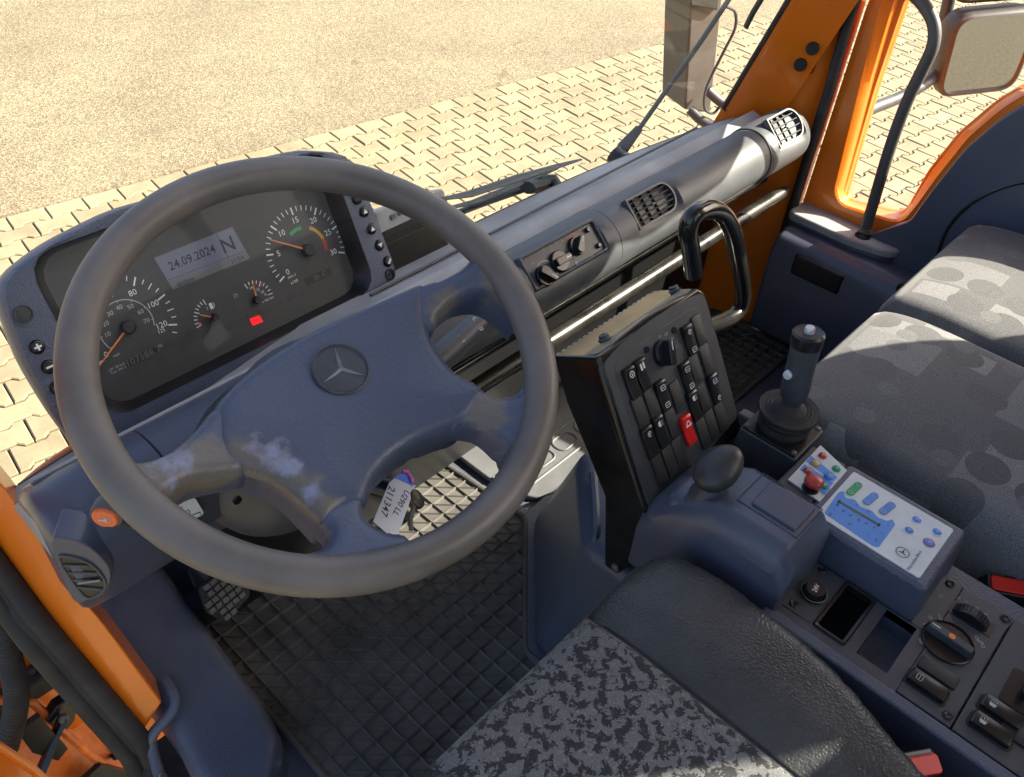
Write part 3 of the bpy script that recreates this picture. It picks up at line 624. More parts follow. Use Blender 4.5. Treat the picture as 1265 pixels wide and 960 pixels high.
part('post', G().prism(c4, -.10, 0, BF), m_bracket, brk, bev=.006)
c4 = [BF.px(*q, .012) for q in ((852, -30), (893, -30), (888, 14), (853, 8))]
part('clamp', G().prism(c4, -.11, .012, BF), m_gloss2, brk, bev=.006)
part('stay_tube', G().tube(smooth_path([P(874, 112, y=1.10), P(893, 128, y=1.06), P(912, 135, y=1.02), P(935, 128, y=.98)], 5), .013, 10), m_char, brk)
part('stay_tube', G().tube(smooth_path([P(852, 135, y=1.12), P(868, 150, y=1.08), P(888, 157, y=1.04), P(915, 158, y=.98)], 5), .013, 10), m_char, brk)
part('cable', G().tube(smooth_path([P(897, 8, y=1.05), P(908, 15, y=1.05), P(908, 35, y=1.05), P(895, 62, y=1.06), P(880, 92, y=1.07), P(871, 115, y=1.07), P(871, 135, y=1.07), P(881, 140, y=1.07), P(888, 133, y=1.07)], 6), .0038, 8), m_char, brk)
def wsp(px, py, c=.02): return P(px, py, pl=(WSO+WSN*c, WSN))
w1 = thing('windscreen_wiper', 'long dark wiper arm rising steeply across the windscreen beside the grey bracket', 'wiper', wsp(762, 200), 'windscreen wipers')
part('arm', G().tube([wsp(762, 199, .03), wsp(770, 182, .03), wsp(790, 158, .035)], [.015, .014, .009], 8, flat=.5).tube([wsp(789, 160, .035), wsp(835, 95, .035), wsp(868, 48, .035), wsp(908, -12, .035)], .0078, 8, flat=.5), m_bracket, w1)
part('pivot', G().lathe([(.020, -.02), (.02, .02), (.014, .03), (.001, .03)], Fr(wsp(767, 198, .01), WS.u, WS.v), 14), m_black, w1)
part('blade', G().tube([wsp(921, 34, .02), wsp(930, 16, .02), wsp(948, -14, .02)], .006, 8, flat=.5), m_wiper, w1)
w2 = thing('windscreen_wiper', 'flat dark wiper lying low along the windscreen base near its motor cover', 'wiper', wsp(690, 225), 'windscreen wipers')
part('blade', G().tube([wsp(540, 247, .02), wsp(580, 240, .02), wsp(640, 220, .02), wsp(690, 205, .02), wsp(718, 197, .02)], [.004, .009, .010, .007, .003], 8, flat=.45), m_wiper, w2)
part('blade_spine', G().tube([wsp(550, 258, .03), wsp(585, 250, .035), wsp(640, 228, .035), wsp(688, 208, .03)], [.004, .007, .008, .004], 8, flat=.5), m_wiper, w2)
part('arm', G().tube([wsp(553, 268, .03), wsp(600, 250, .035), wsp(650, 232, .035), wsp(668, 225, .03)], [.008, .0085, .010, .013], 8, flat=.5), m_wiper, w2)
part('motor_cover', G().tube([wsp(652, 232, .02), wsp(668, 226, .03), wsp(684, 224, .02), wsp(690, 232, .0)], [.016, .021, .019, .012], 10, flat=.7), m_wiper, w2)

# ------------------------------------------------------------------ dashboard tube
TY, TZ, TR = .70, .502, .053
dash = thing('dashboard', 'grey tubular dashboard with air vents and heater control panel under the windscreen', 'dashboard', (1.2, TY, TZ-.06))
TN = V((0, -.69, .724)).normalized()                              # direction the controls face
ang0 = math.atan2(TN.z, TN.y)
def sec(x, r, clip=None, half=None, dz=0, dy=0, seg=44):
    o = []
    for k in range(seg):
        t = 2*math.pi*k/seg; d = math.atan2(math.sin(t-ang0), math.cos(t-ang0)); rr = r
        if clip and abs(d) < 1.0: rr = min(r, clip/math.cos(d))
        o.append(V((x, TY+dy+rr*math.cos(t), TZ+dz+rr*math.sin(t))))
    return o
FT = Fr(V((0, TY, TZ)), (1, 0, 0), TN.cross(V((1, 0, 0))))         # a = x, b = up along the face, n = TN
if FT.n.dot(TN) < 0: raise SystemExit('frame')
HP = [FT.px(*q, .0475) for q in ((642, 322), (728, 275.5), (747, 307), (662.6, 354))]
V1 = [FT.px(*q, .049) for q in ((773, 250), (813, 230), (834, 248), (795, 279))]
V2 = [FT.px(*q, .051) for q in ((947, 150), (975, 141), (991, 158), (967, 179))]
hx0, hx1 = min(p[0] for p in HP)-.004, max(p[0] for p in HP)
rings = [sec(.60, .050), sec(.66, .053), sec(hx0-.016, .0555), sec(hx0-.004, .0555), sec(hx0, .0555, .0475), sec(hx1, .0555, .0475), sec(hx1+.005, .0555), sec(hx1+.022, .0565), sec(hx1+.034, .0565), sec(hx1+.036, .052)]
part('heater_pod', G().loft(rings), m_grey, dash, smooth=45)
v0, v1 = min(p[0] for p in V1), max(p[0] for p in V1)+.004
part('vent_pod', G().loft([sec(hx1+.0365, .0555), sec(hx1+.040, .0555), sec(v0-.006, .0545), sec(v0, .054, .042), sec(v1, .054, .042), sec(v1+.010, .054), sec(v1+.04, TR), sec(v1+.10, TR), sec(1.30, TR)]), m_grey, dash, smooth=45)
e0, e1 = min(p[0] for p in V2), max(p[0] for p in V2)
part('tube_body', G().loft([sec(1.295, TR-.0006), sec(1.40, TR-.0006), sec(e0-.032, TR-.0006)]), m_grey, dash, smooth=45)
part('tube_end', G().loft([sec(e0-.0315, TR-.004), sec(e0-.0305, .0535), sec(e0-.026, .055), sec(e0-.004, .0555), sec(e0, .0555, .045), sec(e1-.004, .0555, .045), sec(e1+.004, .0555), sec(e1+.020, .054), sec(e1+.030, .046), sec(e1+.033, .03)]), m_grey, dash, smooth=45)
part('tube_joint', G().loft([sec(e0-.034, TR-.004), sec(e0-.034, TR+.0012), sec(e0-.0312, TR+.0012), sec(e0-.0312, TR-.004)]), m_black, dash)
def vent(v, F, c, rows, name='air_vent', right_round=True):
    a0, a1 = min(p[0] for p in v), max(p[0] for p in v); b0, b1 = min(p[1] for p in v), max(p[1] for p in v); w = b1-b0
    bm_ = part(name, G().prism([(a0, b0), (a1-w*.5, b0)]+[(a1-w*.5+w*.5*math.cos(t), (b0+b1)/2+w*.5*math.sin(t)) for t in [R(-90+15*k) for k in range(1, 12)]]+[(a1-w*.5, b1), (a0, b1)], c-.012, c-.010, F), m_black, dash, smooth=0)
    out = [(a0, b0), (a1-w*.5, b0)]+[(a1-w*.5+w*.5*math.cos(t), (b0+b1)/2+w*.5*math.sin(t)) for t in [R(-90+15*k) for k in range(1, 12)]]+[(a1-w*.5, b1), (a0, b1)]
    big = inset(out, -.0035)
    part('vent_bezel', G().loft([[F(a, b, c-.010) for a, b in out], [F(a, b, c+.0035) for a, b in out], [F(a, b, c+.0035) for a, b in big], [F(a, b, c-.008) for a, b in big]], caps=False), m_grey, bm_, smooth=40)
    for k in range(rows):
        b = b0+w*(k+.7)/(rows+.4); e = a1-w*.5+math.sqrt(max(0, (w*.5)**2-(b-(b0+b1)/2)**2))-.001
        part('slat', G().box(a0+.001, e, b-.0012, b+.0012, c-.009, c+.0005, F), m_rubber, bm_, bev=.0005, seg=1)
    for k in range(3):
        a = a0+(a1-a0)*(.18+.22*k); part('fin', G().box(a-.0008, a+.0008, b0+.001, b1-.001, c-.0095, c-.004, F), m_rubber, bm_, smooth=0)
    part('vent_tab', G().box((a0+a1)/2-.004, (a0+a1)/2+.004, (b0+b1)/2-.002, (b0+b1)/2+.002, c-.004, c+.003, F), m_bracket, bm_, bev=.001)
vent(V1, FT, .0500, 5); vent(V2, FT, .0520, 4)
# heater panel: dark plate with three rotary knobs
hb0, hb1 = min(p[1] for p in HP), max(p[1] for p in HP); hp_ = part('control_plate', G().prism(rrect(hx0+.003, hx1-.002, hb0, hb1, .004), .0465, .0490, FT), m_char, dash, bev=.0008)
part('plate_bezel', G().loft([[FT(a, b, c) for a, b in rrect(hx0+.003-e, hx1-.002+e, hb0-e, hb1+e, .004)] for e, c in ((0, .046), (.0005, .0535), (.003, .0545), (.0055, .050), (.006, .044))], caps=False), m_grey, dash, smooth=50)
def knob(F, a, b, c, r, rot, mat_, parent, h=.012, tick=m_white):
    k = part('rotary_knob', G().lathe([(r, c-.001), (r, c+h*.25), (r*.93, c+h*.42), (r*.90, c+h*.45), (.0005, c+h*.45)], Fr(F(a, b, 0), F.u, F.v), 24), mat_, parent, smooth=35)
    FF = Fr(F(a, b, c), F.u*math.cos(rot)+F.v*math.sin(rot), F.v*math.cos(rot)-F.u*math.sin(rot))
    part('grip', G().prism(rpoly([(-r*.95, -r*.36), (r*.95, -r*.30), (r*.95, r*.30), (-r*.95, r*.36)], r*.25), h*.4, h*1.15, FF), mat_, k, bev=.0012)
    if tick: part('pointer_mark', G().box(r*.2, r*.85, -r*.05, r*.05, h*1.15+.0001, h*1.15+.0004, FF), tick, k, smooth=0)
    return k
for q, rot, rr in (((675, 340), -.9, .0165), ((693, 322), .0, .0170), ((714, 303), .75, .0150)):
    a, b = FT.px(*q, .055); knob(FT, a, b, .049, rr, rot, m_black, hp_, .014)
ka, kb = FT.px(714, 302, .049); part('temperature_arc', G().ring(.0172, .0186, FT, 20, 200, .0493, cx=ka, cy=kb), m_redp, hp_, smooth=0)
ka, kb = FT.px(676, 337, .049); part('airflow_arc', G().ring(.0180, .0190, FT, -30, 160, .0493, cx=ka, cy=kb), m_offw, hp_, smooth=0)
g = G()
for q, s in (((672, 309), '*'), ((680, 304), '1'), ((687, 300), '2'), ((694, 297), '3'), ((658, 325), 'o')): text_g(FT, s, .006, *FT.px(*q, .049), c=.0493, g=g)
part('control_print', g, m_offw, hp_, smooth=0)
for q in ((726, 284), (740, 303)):
    a, b = FT.px(*q, .052); part('push_button', G().lathe([(.0042, .048), (.0042, .053), (.003, .0545), (.0003, .0545)], Fr(FT(a, b, 0), FT.u, FT.v), 14), m_black, hp_)
a, b = FT.px(712, 325, .049); part('cold_mark', G().lathe([(.0028, .0489), (.0028, .0494), (.0002, .0494)], Fr(FT(a, b, 0), FT.u, FT.v), 12), m_bluep, hp_)
a, b = FT.px(732, 317, .049); part('hot_mark', G().box(a-.0025, a+.003, b-.0025, b+.0025, .0489, .0494, FT), m_redp, hp_, smooth=0)
# shelf between tube and windscreen
n = 42; top_s, low_s = [], []
for k in range(n):
    x = .11+(1.615-.11)*k/(n-1); w = ws_base(x); dl_ = .034*min(1, max(0, (.50-x)/.22)); top_s.append([V((x, .728, .520)), V((x, .775, .534-dl_*.7)), V((x, w.y-.035, .514-dl_)), V((x, w.y-.002, .504-dl_)), V((x, w.y-.002, .47)), V((x, .728, .46))])
part('windscreen_shelf', G().loft(top_s), m_pale, dash, smooth=30)
part('shelf_groove', G().tube([V((.62+.04*k, .800+.0004*k, .5295)) for k in range(22)], .0025, 6), m_char, dash)
# left end of the dashboard under the cluster
SEC = [(.775, .533), (.742, .556), (.705, .560), (.672, .545), (.652, .515), (.655, .470), (.675, .415), (.700, .388), (.76, .380)]
SECs = smooth2(SEC, 3, False)
lx = [P(42, 640, y=.70).x+.004, .19, .24, .30, .42, .52, .60]
part('left_cover', G().loft([[V((x, y, z)) for y, z in SECs] for x in lx[2:]]), m_blue, dash, smooth=50, bev=.003)
le = part('left_end_cover', G().loft([[V((x, TY+(y-TY)*s, .48+(z-.48)*s)) for y, z in SECs] for x, s in ((lx[0], .86), (lx[0]+.008, .96), (.15, 1.0), (.2385, 1.0))]), m_blue2, dash, smooth=50)
part('side_strip', G().box(.125, .62, .752, .758, .530, .552), m_pale, dash, bev=.002)
# left side vent
LN = V((-.55, -.72, .42)).normalized(); lc = P(106, 697, y=.655); LF = Fr(lc, V((0, 0, 1)).cross(LN), V((0, 0, 1)))
if LF.n.dot(LN) < 0: LF = Fr(lc, LF.u*-1, LF.v)
lv = [LF.px(*q) for q in ((64, 668), (85, 662), (112, 672), (134, 694), (138, 712), (130, 730), (112, 738), (90, 737))]
hood = part('vent_hood', G().prism(smooth2(lv, 4), -.035, .004, LF), m_blue2, dash, bev=.004, smooth=40)
lv2 = [LF.px(*q) for q in ((74, 686), (92, 684), (113, 692), (128, 708), (131, 720), (122, 730), (104, 731))]
part('vent_mouth', G().prism(smooth2(lv2, 4), .0035, .0048, LF), m_black, hood, smooth=0)
lo2 = smooth2(lv2, 4); part('vent_rim', G().tube([LF(a, b, .005) for a, b in lo2+lo2[:1]], .0016, 6), m_grey, hood)
for q0, q1 in (((80, 693), (110, 694)), ((86, 702), (122, 703)), ((92, 711), (129, 713)), ((97, 720), (128, 723))):
    a, b = LF.px(*q0), LF.px(*q1); part('slat', G().tube([LF(*a, .0055), LF(*b, .0055)], .0016, 6, flat=1), m_grey, hood)
part('vent_dots', G().tube([LF(*LF.px(98, 714), .007), LF(*LF.px(125, 710), .007)], .0012, 6), m_silver, hood)

# rail under the dash and grab handle
rail = thing('dash_rail', 'polished black tube rail running below the dashboard to the orange pillar', 'rail', (1.2, .68, .35))
RY, RZ = .675, 1.25-.675*math.tan(R(52.3))
part('tube', G().tube([(x, RY, RZ) for x in (.50, .8, 1.1, 1.4, 1.60)], .0145, 18), m_steel, rail)
part('end_cone', G().tube([(1.60, RY, RZ), (1.64, RY-.004, RZ+.004), (1.655, RY-.006, RZ+.006)], [.0145, .012, .006], 14), m_steel, rail)
part('back_rail', G().tube([(x, RY+.045, RZ+.028) for x in (.50, .9, 1.3, 1.62)], .016, 14), m_gloss, rail)
part('under_dash_panel', G().box(.30, 1.62, .80, .83, .06, .47), m_black, rail, smooth=0)
HY = .47
hpts = [P(857, 338, y=HY), P(853, 305, y=HY), P(850, 284, y=HY), P(857, 266, y=HY), P(874, 259, y=HY), P(892, 264, y=HY), P(904, 284, y=HY), P(912, 320, y=HY), P(918, 360, y=HY), P(913, 383, y=HY), P(895, 396, y=HY), P(868, 405, y=HY)]
part('grab_handle', G().tube(smooth_path(hpts, 6), .0128, 18), m_gloss, label='black hooked tube grab handle beside the switch box', cat='grab handle')

# ------------------------------------------------------------------ instrument cluster
CF = Fr((.44, .83, .524), (1, 0, 0), (0, .458, .889))
clu = thing('instrument_cluster', 'dark instrument cluster with speedometer, rev counter and date display behind the wheel', 'instruments', CF(0, -.05, -.06))
def align(a, b):
    k = min(range(len(b)), key=lambda i: (a[0][0]-b[i][0])**2+(a[0][1]-b[i][1])**2); return b[k:]+b[:k]
NC = 80
openg = resample(rrect(-.203, .206, -.010, .196, .030, 8), NC)
outer = resample(rpoly([CF.px(*q, .01) for q in ((118, 578), (72, 520), (30, 450), (-2, 362), (8, 340), (60, 300), (140, 259), (198, 243), (300, 201), (372, 184), (428, 188), (443, 204))]+[CF.px(493, 335, .01), CF.px(488, 352, .01), CF.px(330, 433, .01), CF.px(170, 520, .01)][0:2]+[(.10, -.034), (-.15, -.034)], .018), NC)
openg = ccw(openg); 
def polar(poly, a, b, cx=0, cy=.09):
    dx, dy = a-cx, b-cy; best = None
    for i in range(len(poly)):
        (x0, y0), (x1, y1) = poly[i-1], poly[i]; ex, ey = x1-x0, y1-y0; den = dx*ey-dy*ex
        if abs(den) < 1e-12: continue
        t = ((x0-cx)*ey-(y0-cy)*ex)/den; u = ((x0-cx)*dy-(y0-cy)*dx)/den
        if t > 0 and 0 <= u <= 1 and (best is None or t > best): best = t
    return (cx+dx*best, cy+dy*best)
outer = [polar(outer, a, b) for a, b in openg]
def sc2(poly, s, c=(0, .09)): return [(c[0]+(a-c[0])*s, c[1]+(b-c[1])*s) for a, b in poly]
midp = [((a[0]+b[0])/2, (a[1]+b[1])/2) for a, b in zip(openg, outer)]
part('housing', G().loft([[CF(a, b, c) for a, b in p] for p, c in ((sc2(outer, .90), -.085), (sc2(outer, .985), -.050), (sc2(outer, 1.006), -.012), (outer, .002), (sc2(outer, .985), .009), (midp, .011), (openg, .010))], caps=False), m_blue, clu, smooth=40)
part('back_shell', G().loft([[CF(a, b, c) for a, b in sc2(outer, s)] for s, c in ((.90, -.084), (.55, -.105), (.2, -.108))], caps=False), m_pale, clu, smooth=40)
part('inner_bezel', G().loft([[CF(a, b, c) for a, b in p] for p, c in ((openg, .0105), (sc2(openg, .985), .006), (sc2(openg, .93), -.014))], caps=False), m_black, clu, smooth=40)
face = part('dial_plate', G().flat(sc2(openg, .945), -.0135, CF), m_dial, clu, smooth=0)
part('cover_glass', G().flat(sc2(openg, .985), .004, CF), m_glass, clu, smooth=0, norm=False)
FC = -.0130
def cpx(q): return CF.px(*q, FC)
def ticks(g, cx, cy, r0, r1, a, w, c=FC):
    ca, sa = math.cos(a), math.sin(a)
    g.add([CF(cx+r*ca-s*w*sa, cy+r*sa+s*w*ca, c) for r, s in ((r0, -1), (r1, -1), (r1, 1), (r0, 1))], [(0, 1, 2, 3)])
def ang(c, q): p = cpx(q); return math.atan2(p[1]-c[1], p[0]-c[0]), math.hypot(p[0]-c[0], p[1]-c[1])
def needle(c, q, name, hub, w0=.0012, w1=.0006):
    a, r = ang(c, q); nd = part(name, G().add([CF(c[0]+rr*math.cos(a)-s*math.sin(a), c[1]+rr*math.sin(a)+s*math.cos(a), FC+.004+cc) for cc in (0, .001) for rr, s in ((0, -w0), (r, -w1), (r, w1), (0, w0))], [(0, 1, 2, 3), (4, 5, 6, 7), (0, 1, 5, 4), (2, 3, 7, 6), (1, 2, 6, 5)]), m_needle, face, smooth=0)
    part('needle_hub', G().lathe([(hub, FC), (hub, FC+.007), (hub*.8, FC+.009), (.0003, FC+.009)], Fr(CF(*c, 0), CF.u, CF.v), 24), m_needle2, nd)
# rev counter
tcn = cpx((378.7, 308.9)); a0, ro = ang(tcn, (346.0, 347.5)); a1, r1 = ang(tcn, (426.6, 312.4)); ro = (ro+r1)/2
if a0 < 0: a0 += 2*math.pi
g = G(); gn = G(); rc = part('rev_counter', G().ring(.001, ro*1.01, CF, c=FC-.0002, cx=tcn[0], cy=tcn[1]), m_dial, face, smooth=0)
for k in range(31):
    a = a0+(a1-a0)*k/30; big = k % 5 == 0; ticks(g, *tcn, ro*(.83 if big else .89), ro, a, .0011 if big else .0006)
    if big: text_g(CF, str(k), ro*.185, tcn[0]+ro*.70*math.cos(a), tcn[1]+ro*.70*math.sin(a), FC, g=gn)
text_g(CF, 'min-1', ro*.10, tcn[0]-ro*.58, tcn[1]-ro*.40, FC, g=gn); text_g(CF, 'x100', ro*.10, tcn[0]-ro*.58, tcn[1]-ro*.54, FC, g=gn)
part('scale_marks', g, m_white, rc, smooth=0); part('numerals', gn, m_white, rc, smooth=0)
g = G(); [ticks(g, *tcn, ro*.47, ro*.55, a0+(a1-a0)*k/30, .0010) for k in (11.6, 12.3, 13, 13.7, 14.4, 15.1, 15.8)]; part('green_band', g, m_greenp, rc, smooth=0)
g = G(); [ticks(g, *tcn, ro*.47, ro*.55, a0+(a1-a0)*k/30, .0010) for k in (19.5, 20.2, 20.9, 21.6, 22.3, 23, 23.7, 24.4, 25.1)]; part('amber_band', g, m_yelp, rc, smooth=0)
g = G(); [ticks(g, *tcn, ro*.47, ro*.55, a0+(a1-a0)*k/30, .0010) for k in (25.8, 26.5, 27.2, 27.9, 28.6, 29.3)]; part('red_band', g, m_redp, rc, smooth=0)
needle(tcn, (331, 296), 'needle', .0085)
# speedometer
scn = cpx((156.8, 403.6)); b0, s0 = ang(scn, (119.8, 453.9)); b1, s1 = ang(scn, (219, 401)); so_ = s1
if b0 < 0: b0 += 2*math.pi
g = G(); gn = G(); gm = G(); sm = part('speedometer', G().ring(.001, so_*1.01, CF, c=FC-.0002, cx=scn[0], cy=scn[1]), m_dial, face, smooth=0)
for k in range(0, 126, 5):
    a = b0+(b1-b0)*k/120; big = k % 20 == 0; ticks(g, *scn, so_*(.82 if big else .86 if k % 10 == 0 else .90), so_, a, .0010 if big else .0006)
    if big or k == 125: text_g(CF, str(k), so_*(.17 if big else .11), scn[0]+so_*.68*math.cos(a), scn[1]+so_*.68*math.sin(a), FC, g=gn)
for k in range(0, 76, 10):
    a = b0+(b1-b0)*k*1.609/120
    if k: text_g(CF, str(k), so_*.13, scn[0]+so_*.40*math.cos(a), scn[1]+so_*.40*math.sin(a), FC, g=gm)
    ticks(gm, *scn, so_*.50, so_*.54, a, .0005)
text_g(CF, 'mph', so_*.08, scn[0]-so_*.42, scn[1]-so_*.42, FC, g=gm); text_g(CF, 'km/h', so_*.09, scn[0]-so_*.30, scn[1]+so_*.70, FC, g=gn)
gm.ring(so_*.525, so_*.545, CF, math.degrees(b1), math.degrees(b0), FC, cx=scn[0], cy=scn[1])
part('scale_marks', g, m_white, sm, smooth=0); part('numerals', gn, m_white, sm, smooth=0); part('miles_scale', gm, m_offw, sm, smooth=0)
needle(scn, (121, 452), 'needle', .0085)
# fuel and air pressure gauges
for cq, e0q, e1q, nq, labs, nm in (((264, 392), (243, 405), (253, 374), (246, 389), ('0', ''), 'fuel_gauge'), ((316, 370.5), (302, 351), (337, 362), (311, 353), ('', '0'), 'air_gauge')):
    cc = cpx(cq); t0, rr = ang(cc, e0q); t1, rr1 = ang(cc, e1q)
    if nm == 'fuel_gauge' and t0 < 0: t0 += 2*math.pi
    gg = part(nm, G().ring(.0005, rr*1.02, CF, c=FC-.0002, cx=cc[0], cy=cc[1], seg=24), m_dial, face, smooth=0); g = G()
    for k in range(9): ticks(g, *cc, rr*(.72 if k % 4 == 0 else .82), rr, t0+(t1-t0)*k/8, .0006)
    if nm == 'fuel_gauge':
        text_g(CF, '0', .006, *cpx((247.5, 401)), FC, g=g); text_g(CF, '1', .006, *cpx((256, 381)), FC, g=g)
        fp = cpx((261, 378)); g.box(fp[0]-.0022, fp[0]+.0018, fp[1]-.004, fp[1]+.004, FC-.0003, FC+.0001, CF); g.tube([CF(fp[0]+.002, fp[1]-.003, FC), CF(fp[0]+.004, fp[1]-.002, FC), CF(fp[0]+.004, fp[1]+.003, FC)], .0005, 5)
    else:
        for s, q in (('14', (310, 356)), ('12', (318.5, 358)), ('10', (324, 361)), ('0', (328, 364))): text_g(CF, s, .0055, *cpx(q), FC, g=g)
        text_g(CF, 'x 18,2 bar', .0045, *cpx((331, 370)), FC, g=g)
    part('scale_marks', g, m_white, gg, smooth=0)
    g = G()
    if nm == 'fuel_gauge': ticks(g, *cc, rr*.70, rr*.85, t0+(t1-t0)*.06, .0016)
    else: ticks(g, *cc, rr*.72, rr*1.0, t0+(t1-t0)*.28, .0008); ticks(g, *cc, rr*.72, rr*1.0, t0+(t1-t0)*.55, .0008)
    part('red_marks', g, m_redp, gg, smooth=0); needle(cc, nq, 'needle', .0055, .0011, .0007)
# display and counters
disp = part('date_display', G().flat([cpx(q) for q in ((190, 318.6), (287, 280), (309, 319), (214, 358))], FC, CF), m_lcd2, face, smooth=0)
part('lit_area', G().flat([cpx(q) for q in ((191.5, 319.5), (286.5, 281.5), (304, 312), (208, 349))], FC+.0002, CF), m_lcd, disp, smooth=0)
g = text_g(CF, '24.09.2024', .0155, *cpx((237.5, 318.6)), FC+.0004, bold=.00015, sx=.95)
text_g(CF, 'N', .026, *cpx((281.5, 303)), FC+.0004, g=g, bold=.0003); text_g(CF, '11:54', .0085, *cpx((293, 321)), FC+.0004, g=g); text_g(CF, '012km', .0085, *cpx((229.6, 348)), FC+.0004, g=g)
for qa, qb in (((267, 289), (283, 321)), ((207, 346.5), (303, 310))):
    a, b = cpx(qa), cpx(qb); g.tube([CF(*a, FC+.0004), CF(*b, FC+.0004)], .00035, 4)
part('display_text', g, m_lcdt, disp, smooth=0)
for q4, txt, tq, sz in ((((153, 446), (194, 427), (198, 436), (157, 455)), '107188.7', (177, 440.5), .0125), (((375, 345), (407, 330), (411, 339), (379, 354)), '20  C', (395, 341), .0095)):
    w = part('counter_window', G().flat([cpx(q) for q in q4], FC+.0001, CF), m_lcdd, face, smooth=0); part('counter_digits', text_g(CF, txt, sz, *cpx(tq), FC+.0003), m_counter, w, smooth=0)
g = text_g(CF, 'km', .006, *cpx((200, 426)), FC); text_g(CF, 'LIM  90 km/h', .0042, *cpx((145, 453)), FC, g=g); text_g(CF, 'Test  PN 10', .0042, *cpx((147, 457)), FC, g=g); text_g(CF, '(!)', .007, *cpx((291, 365)), FC, g=g)
part('dial_print', g, m_offw, face, smooth=0)
lp = [cpx(q) for q in ((308, 394), (320.5, 389.5), (325, 397.5), (312, 402.5))]; part('warning_lamp', G().flat(lp, FC+.0003, CF), m_redlamp, face, smooth=0)
part('lamp_symbol', G().ring(.0022, .0030, CF, c=FC+.0005, cx=sum(p[0] for p in lp)/4, cy=sum(p[1] for p in lp)/4, seg=18), m_redp, face, smooth=0)
m_tell = mat('unlit telltale', (.052, .052, .052), .5)
for i in range(22):
    a = -.150+.0165*i; part('telltale', G().box(a, a+.0125, .022+(.013 if i % 2 else 0)*(1 if i < 9 else 0), .031+(.013 if i % 2 else 0)*(1 if i < 9 else 0), FC-.0002, FC+.0001, CF), m_tell, face, smooth=0)
def cbutton(q, sym):
    a, b = CF.px(*q, .011); F = Fr(CF(a, b, .0095), CF.u, CF.v); bt = part('push_button', G().lathe([(.0086, -.002), (.0086, .0012), (.0078, .002), (.0070, .0012), (.0066, .0042), (.0055, .005), (.0003, .005)], F, 22), m_black, clu)
    g = G()
    if sym == '+': g.box(-.004, .004, -.0011, .0011, .005, .0053, F).box(-.0011, .0011, -.004, .004, .0051, .0054, F)
    elif sym == '-': g.box(-.004, .004, -.0011, .0011, .005, .0053, F)
    elif sym == 'up': g.prism([(-.0038, -.0026), (.0038, -.0026), (0, .0036)], .005, .0053, F)
    elif sym == 'down': g.prism([(-.0038, .0026), (0, -.0036), (.0038, .0026)], .005, .0053, F)
    elif sym == 'back': g.prism([(-.004, -.002), (.001, .0018), (.001, -.004)], .005, .0053, F).box(.001, .0035, -.0015, .0030, .005, .0053, F)
    else: return
    part('symbol', g, m_white, bt, smooth=0)
for q, s in (((46, 428.6), '+'), ((60.6, 453), '-'), ((71, 479), '-'), ((449.7, 261.6), 'up'), ((459, 283), 'up'), ((468.6, 303), 'down'), ((479, 323), 'back'), ((441, 246), '')): cbutton(q, s)
a, b = CF.px(482, 339, .011); part('diagnostic_socket', G().lathe([(.0085, .006), (.0085, .0125), (.006, .0125), (.0055, .008), (.003, .008), (.003, .0115), (.0003, .0115)], Fr(CF(a, b, 0), CF.u, CF.v), 20), m_black, clu)
a, b = CF.px(28.5, 388, .011); part('blank_hole', G().lathe([(.0098, .0098), (.0098, .0138), (.0085, .0138), (.008, .0125), (.0003, .0125)], Fr(CF(a, b, 0), CF.u, CF.v), 24), m_black, clu)

# ------------------------------------------------------------------ monitor right of the cluster
MO = Fr((.78, .855, .535), (1, 0, 0), (0, .458, .889))
mon = thing('monitor', 'silver framed black monitor screen standing between cluster and dashboard tube', 'monitor', MO(0, -.08, -.03))
mq = [MO.px(*q) for q in ((462, 262), (548, 232), (578, 318), (572, 332), (492, 372))]
part('case', G().prism(rpoly(mq, .008), -.035, 0, MO), m_silver, mon, bev=.004)
part('screen', G().prism(rpoly([MO.px(*q) for q in ((470, 288), (535, 258), (562, 322), (494, 353))], .003), -.001, .0008, MO), m_screen, mon, bev=.0004)
for q in ((485, 268), (494, 263), (503, 259)):
    a, b = MO.px(*q); part('button', G().prism(rrect(a-.0045, a+.0045, b-.0035, b+.0035, .0012), 0, .003, MO), m_bracket, mon, bev=.0006)
part('stand', G().box(.70, .80, .86, .90, .46, .55), m_black, mon, bev=.004)

# ------------------------------------------------------------------ steering wheel
WC = V((.3636, .5387, .7232)); th_, ps_ = R(24.84), R(-9.4)
wn_ = V((math.sin(th_)*math.sin(ps_), -math.sin(th_)*math.cos(ps_), math.cos(th_))); wu = V((math.cos(ps_), math.sin(ps_), 0)); wu = (wu-wn_*wu.dot(wn_)).normalized()
WF = Fr(WC, wu, wn_.cross(wu)); WR, Wr = .215, .0178
whl = thing('steering_wheel', 'large four-spoke steering wheel with worn brown rim and blue grey hub', 'steering wheel', WC-wn_*.06)
g = G(); rings = []
for i in range(96):
    t = 2*math.pi*i/96; cc = (math.cos(t), math.sin(t)); rings.append([WF((WR+Wr*math.cos(s))*cc[0], (WR+Wr*math.cos(s))*cc[1], Wr*.98*math.sin(s)) for s in [2*math.pi*k/20 for k in range(20)]])
rings.append(rings[0]); part('rim', G().loft(rings, caps=False), m_rim, whl, smooth=80)
HK = -.030
def wl_(*qs, k=HK): return [WF.px(*q, k) for q in qs]
hub = wl_((263, 512), (272, 492), (300, 462), (345, 428), (400, 398), (450, 378), (500, 360), (521, 357), (524, 375), (527, 400), (537, 430), (560, 462), (592, 486), (588, 508), (574, 528), (545, 538), (510, 553), (480, 575), (460, 602), (449, 628), (425, 634), (398, 655), (380, 640), (355, 615), (330, 597), (300, 587), (277, 578), (264, 550))
hub = smooth2(hub, 3)
m_hub = worn_mat('hub leather', [], (.072, .088, .138), (.10, .09, .08), [])
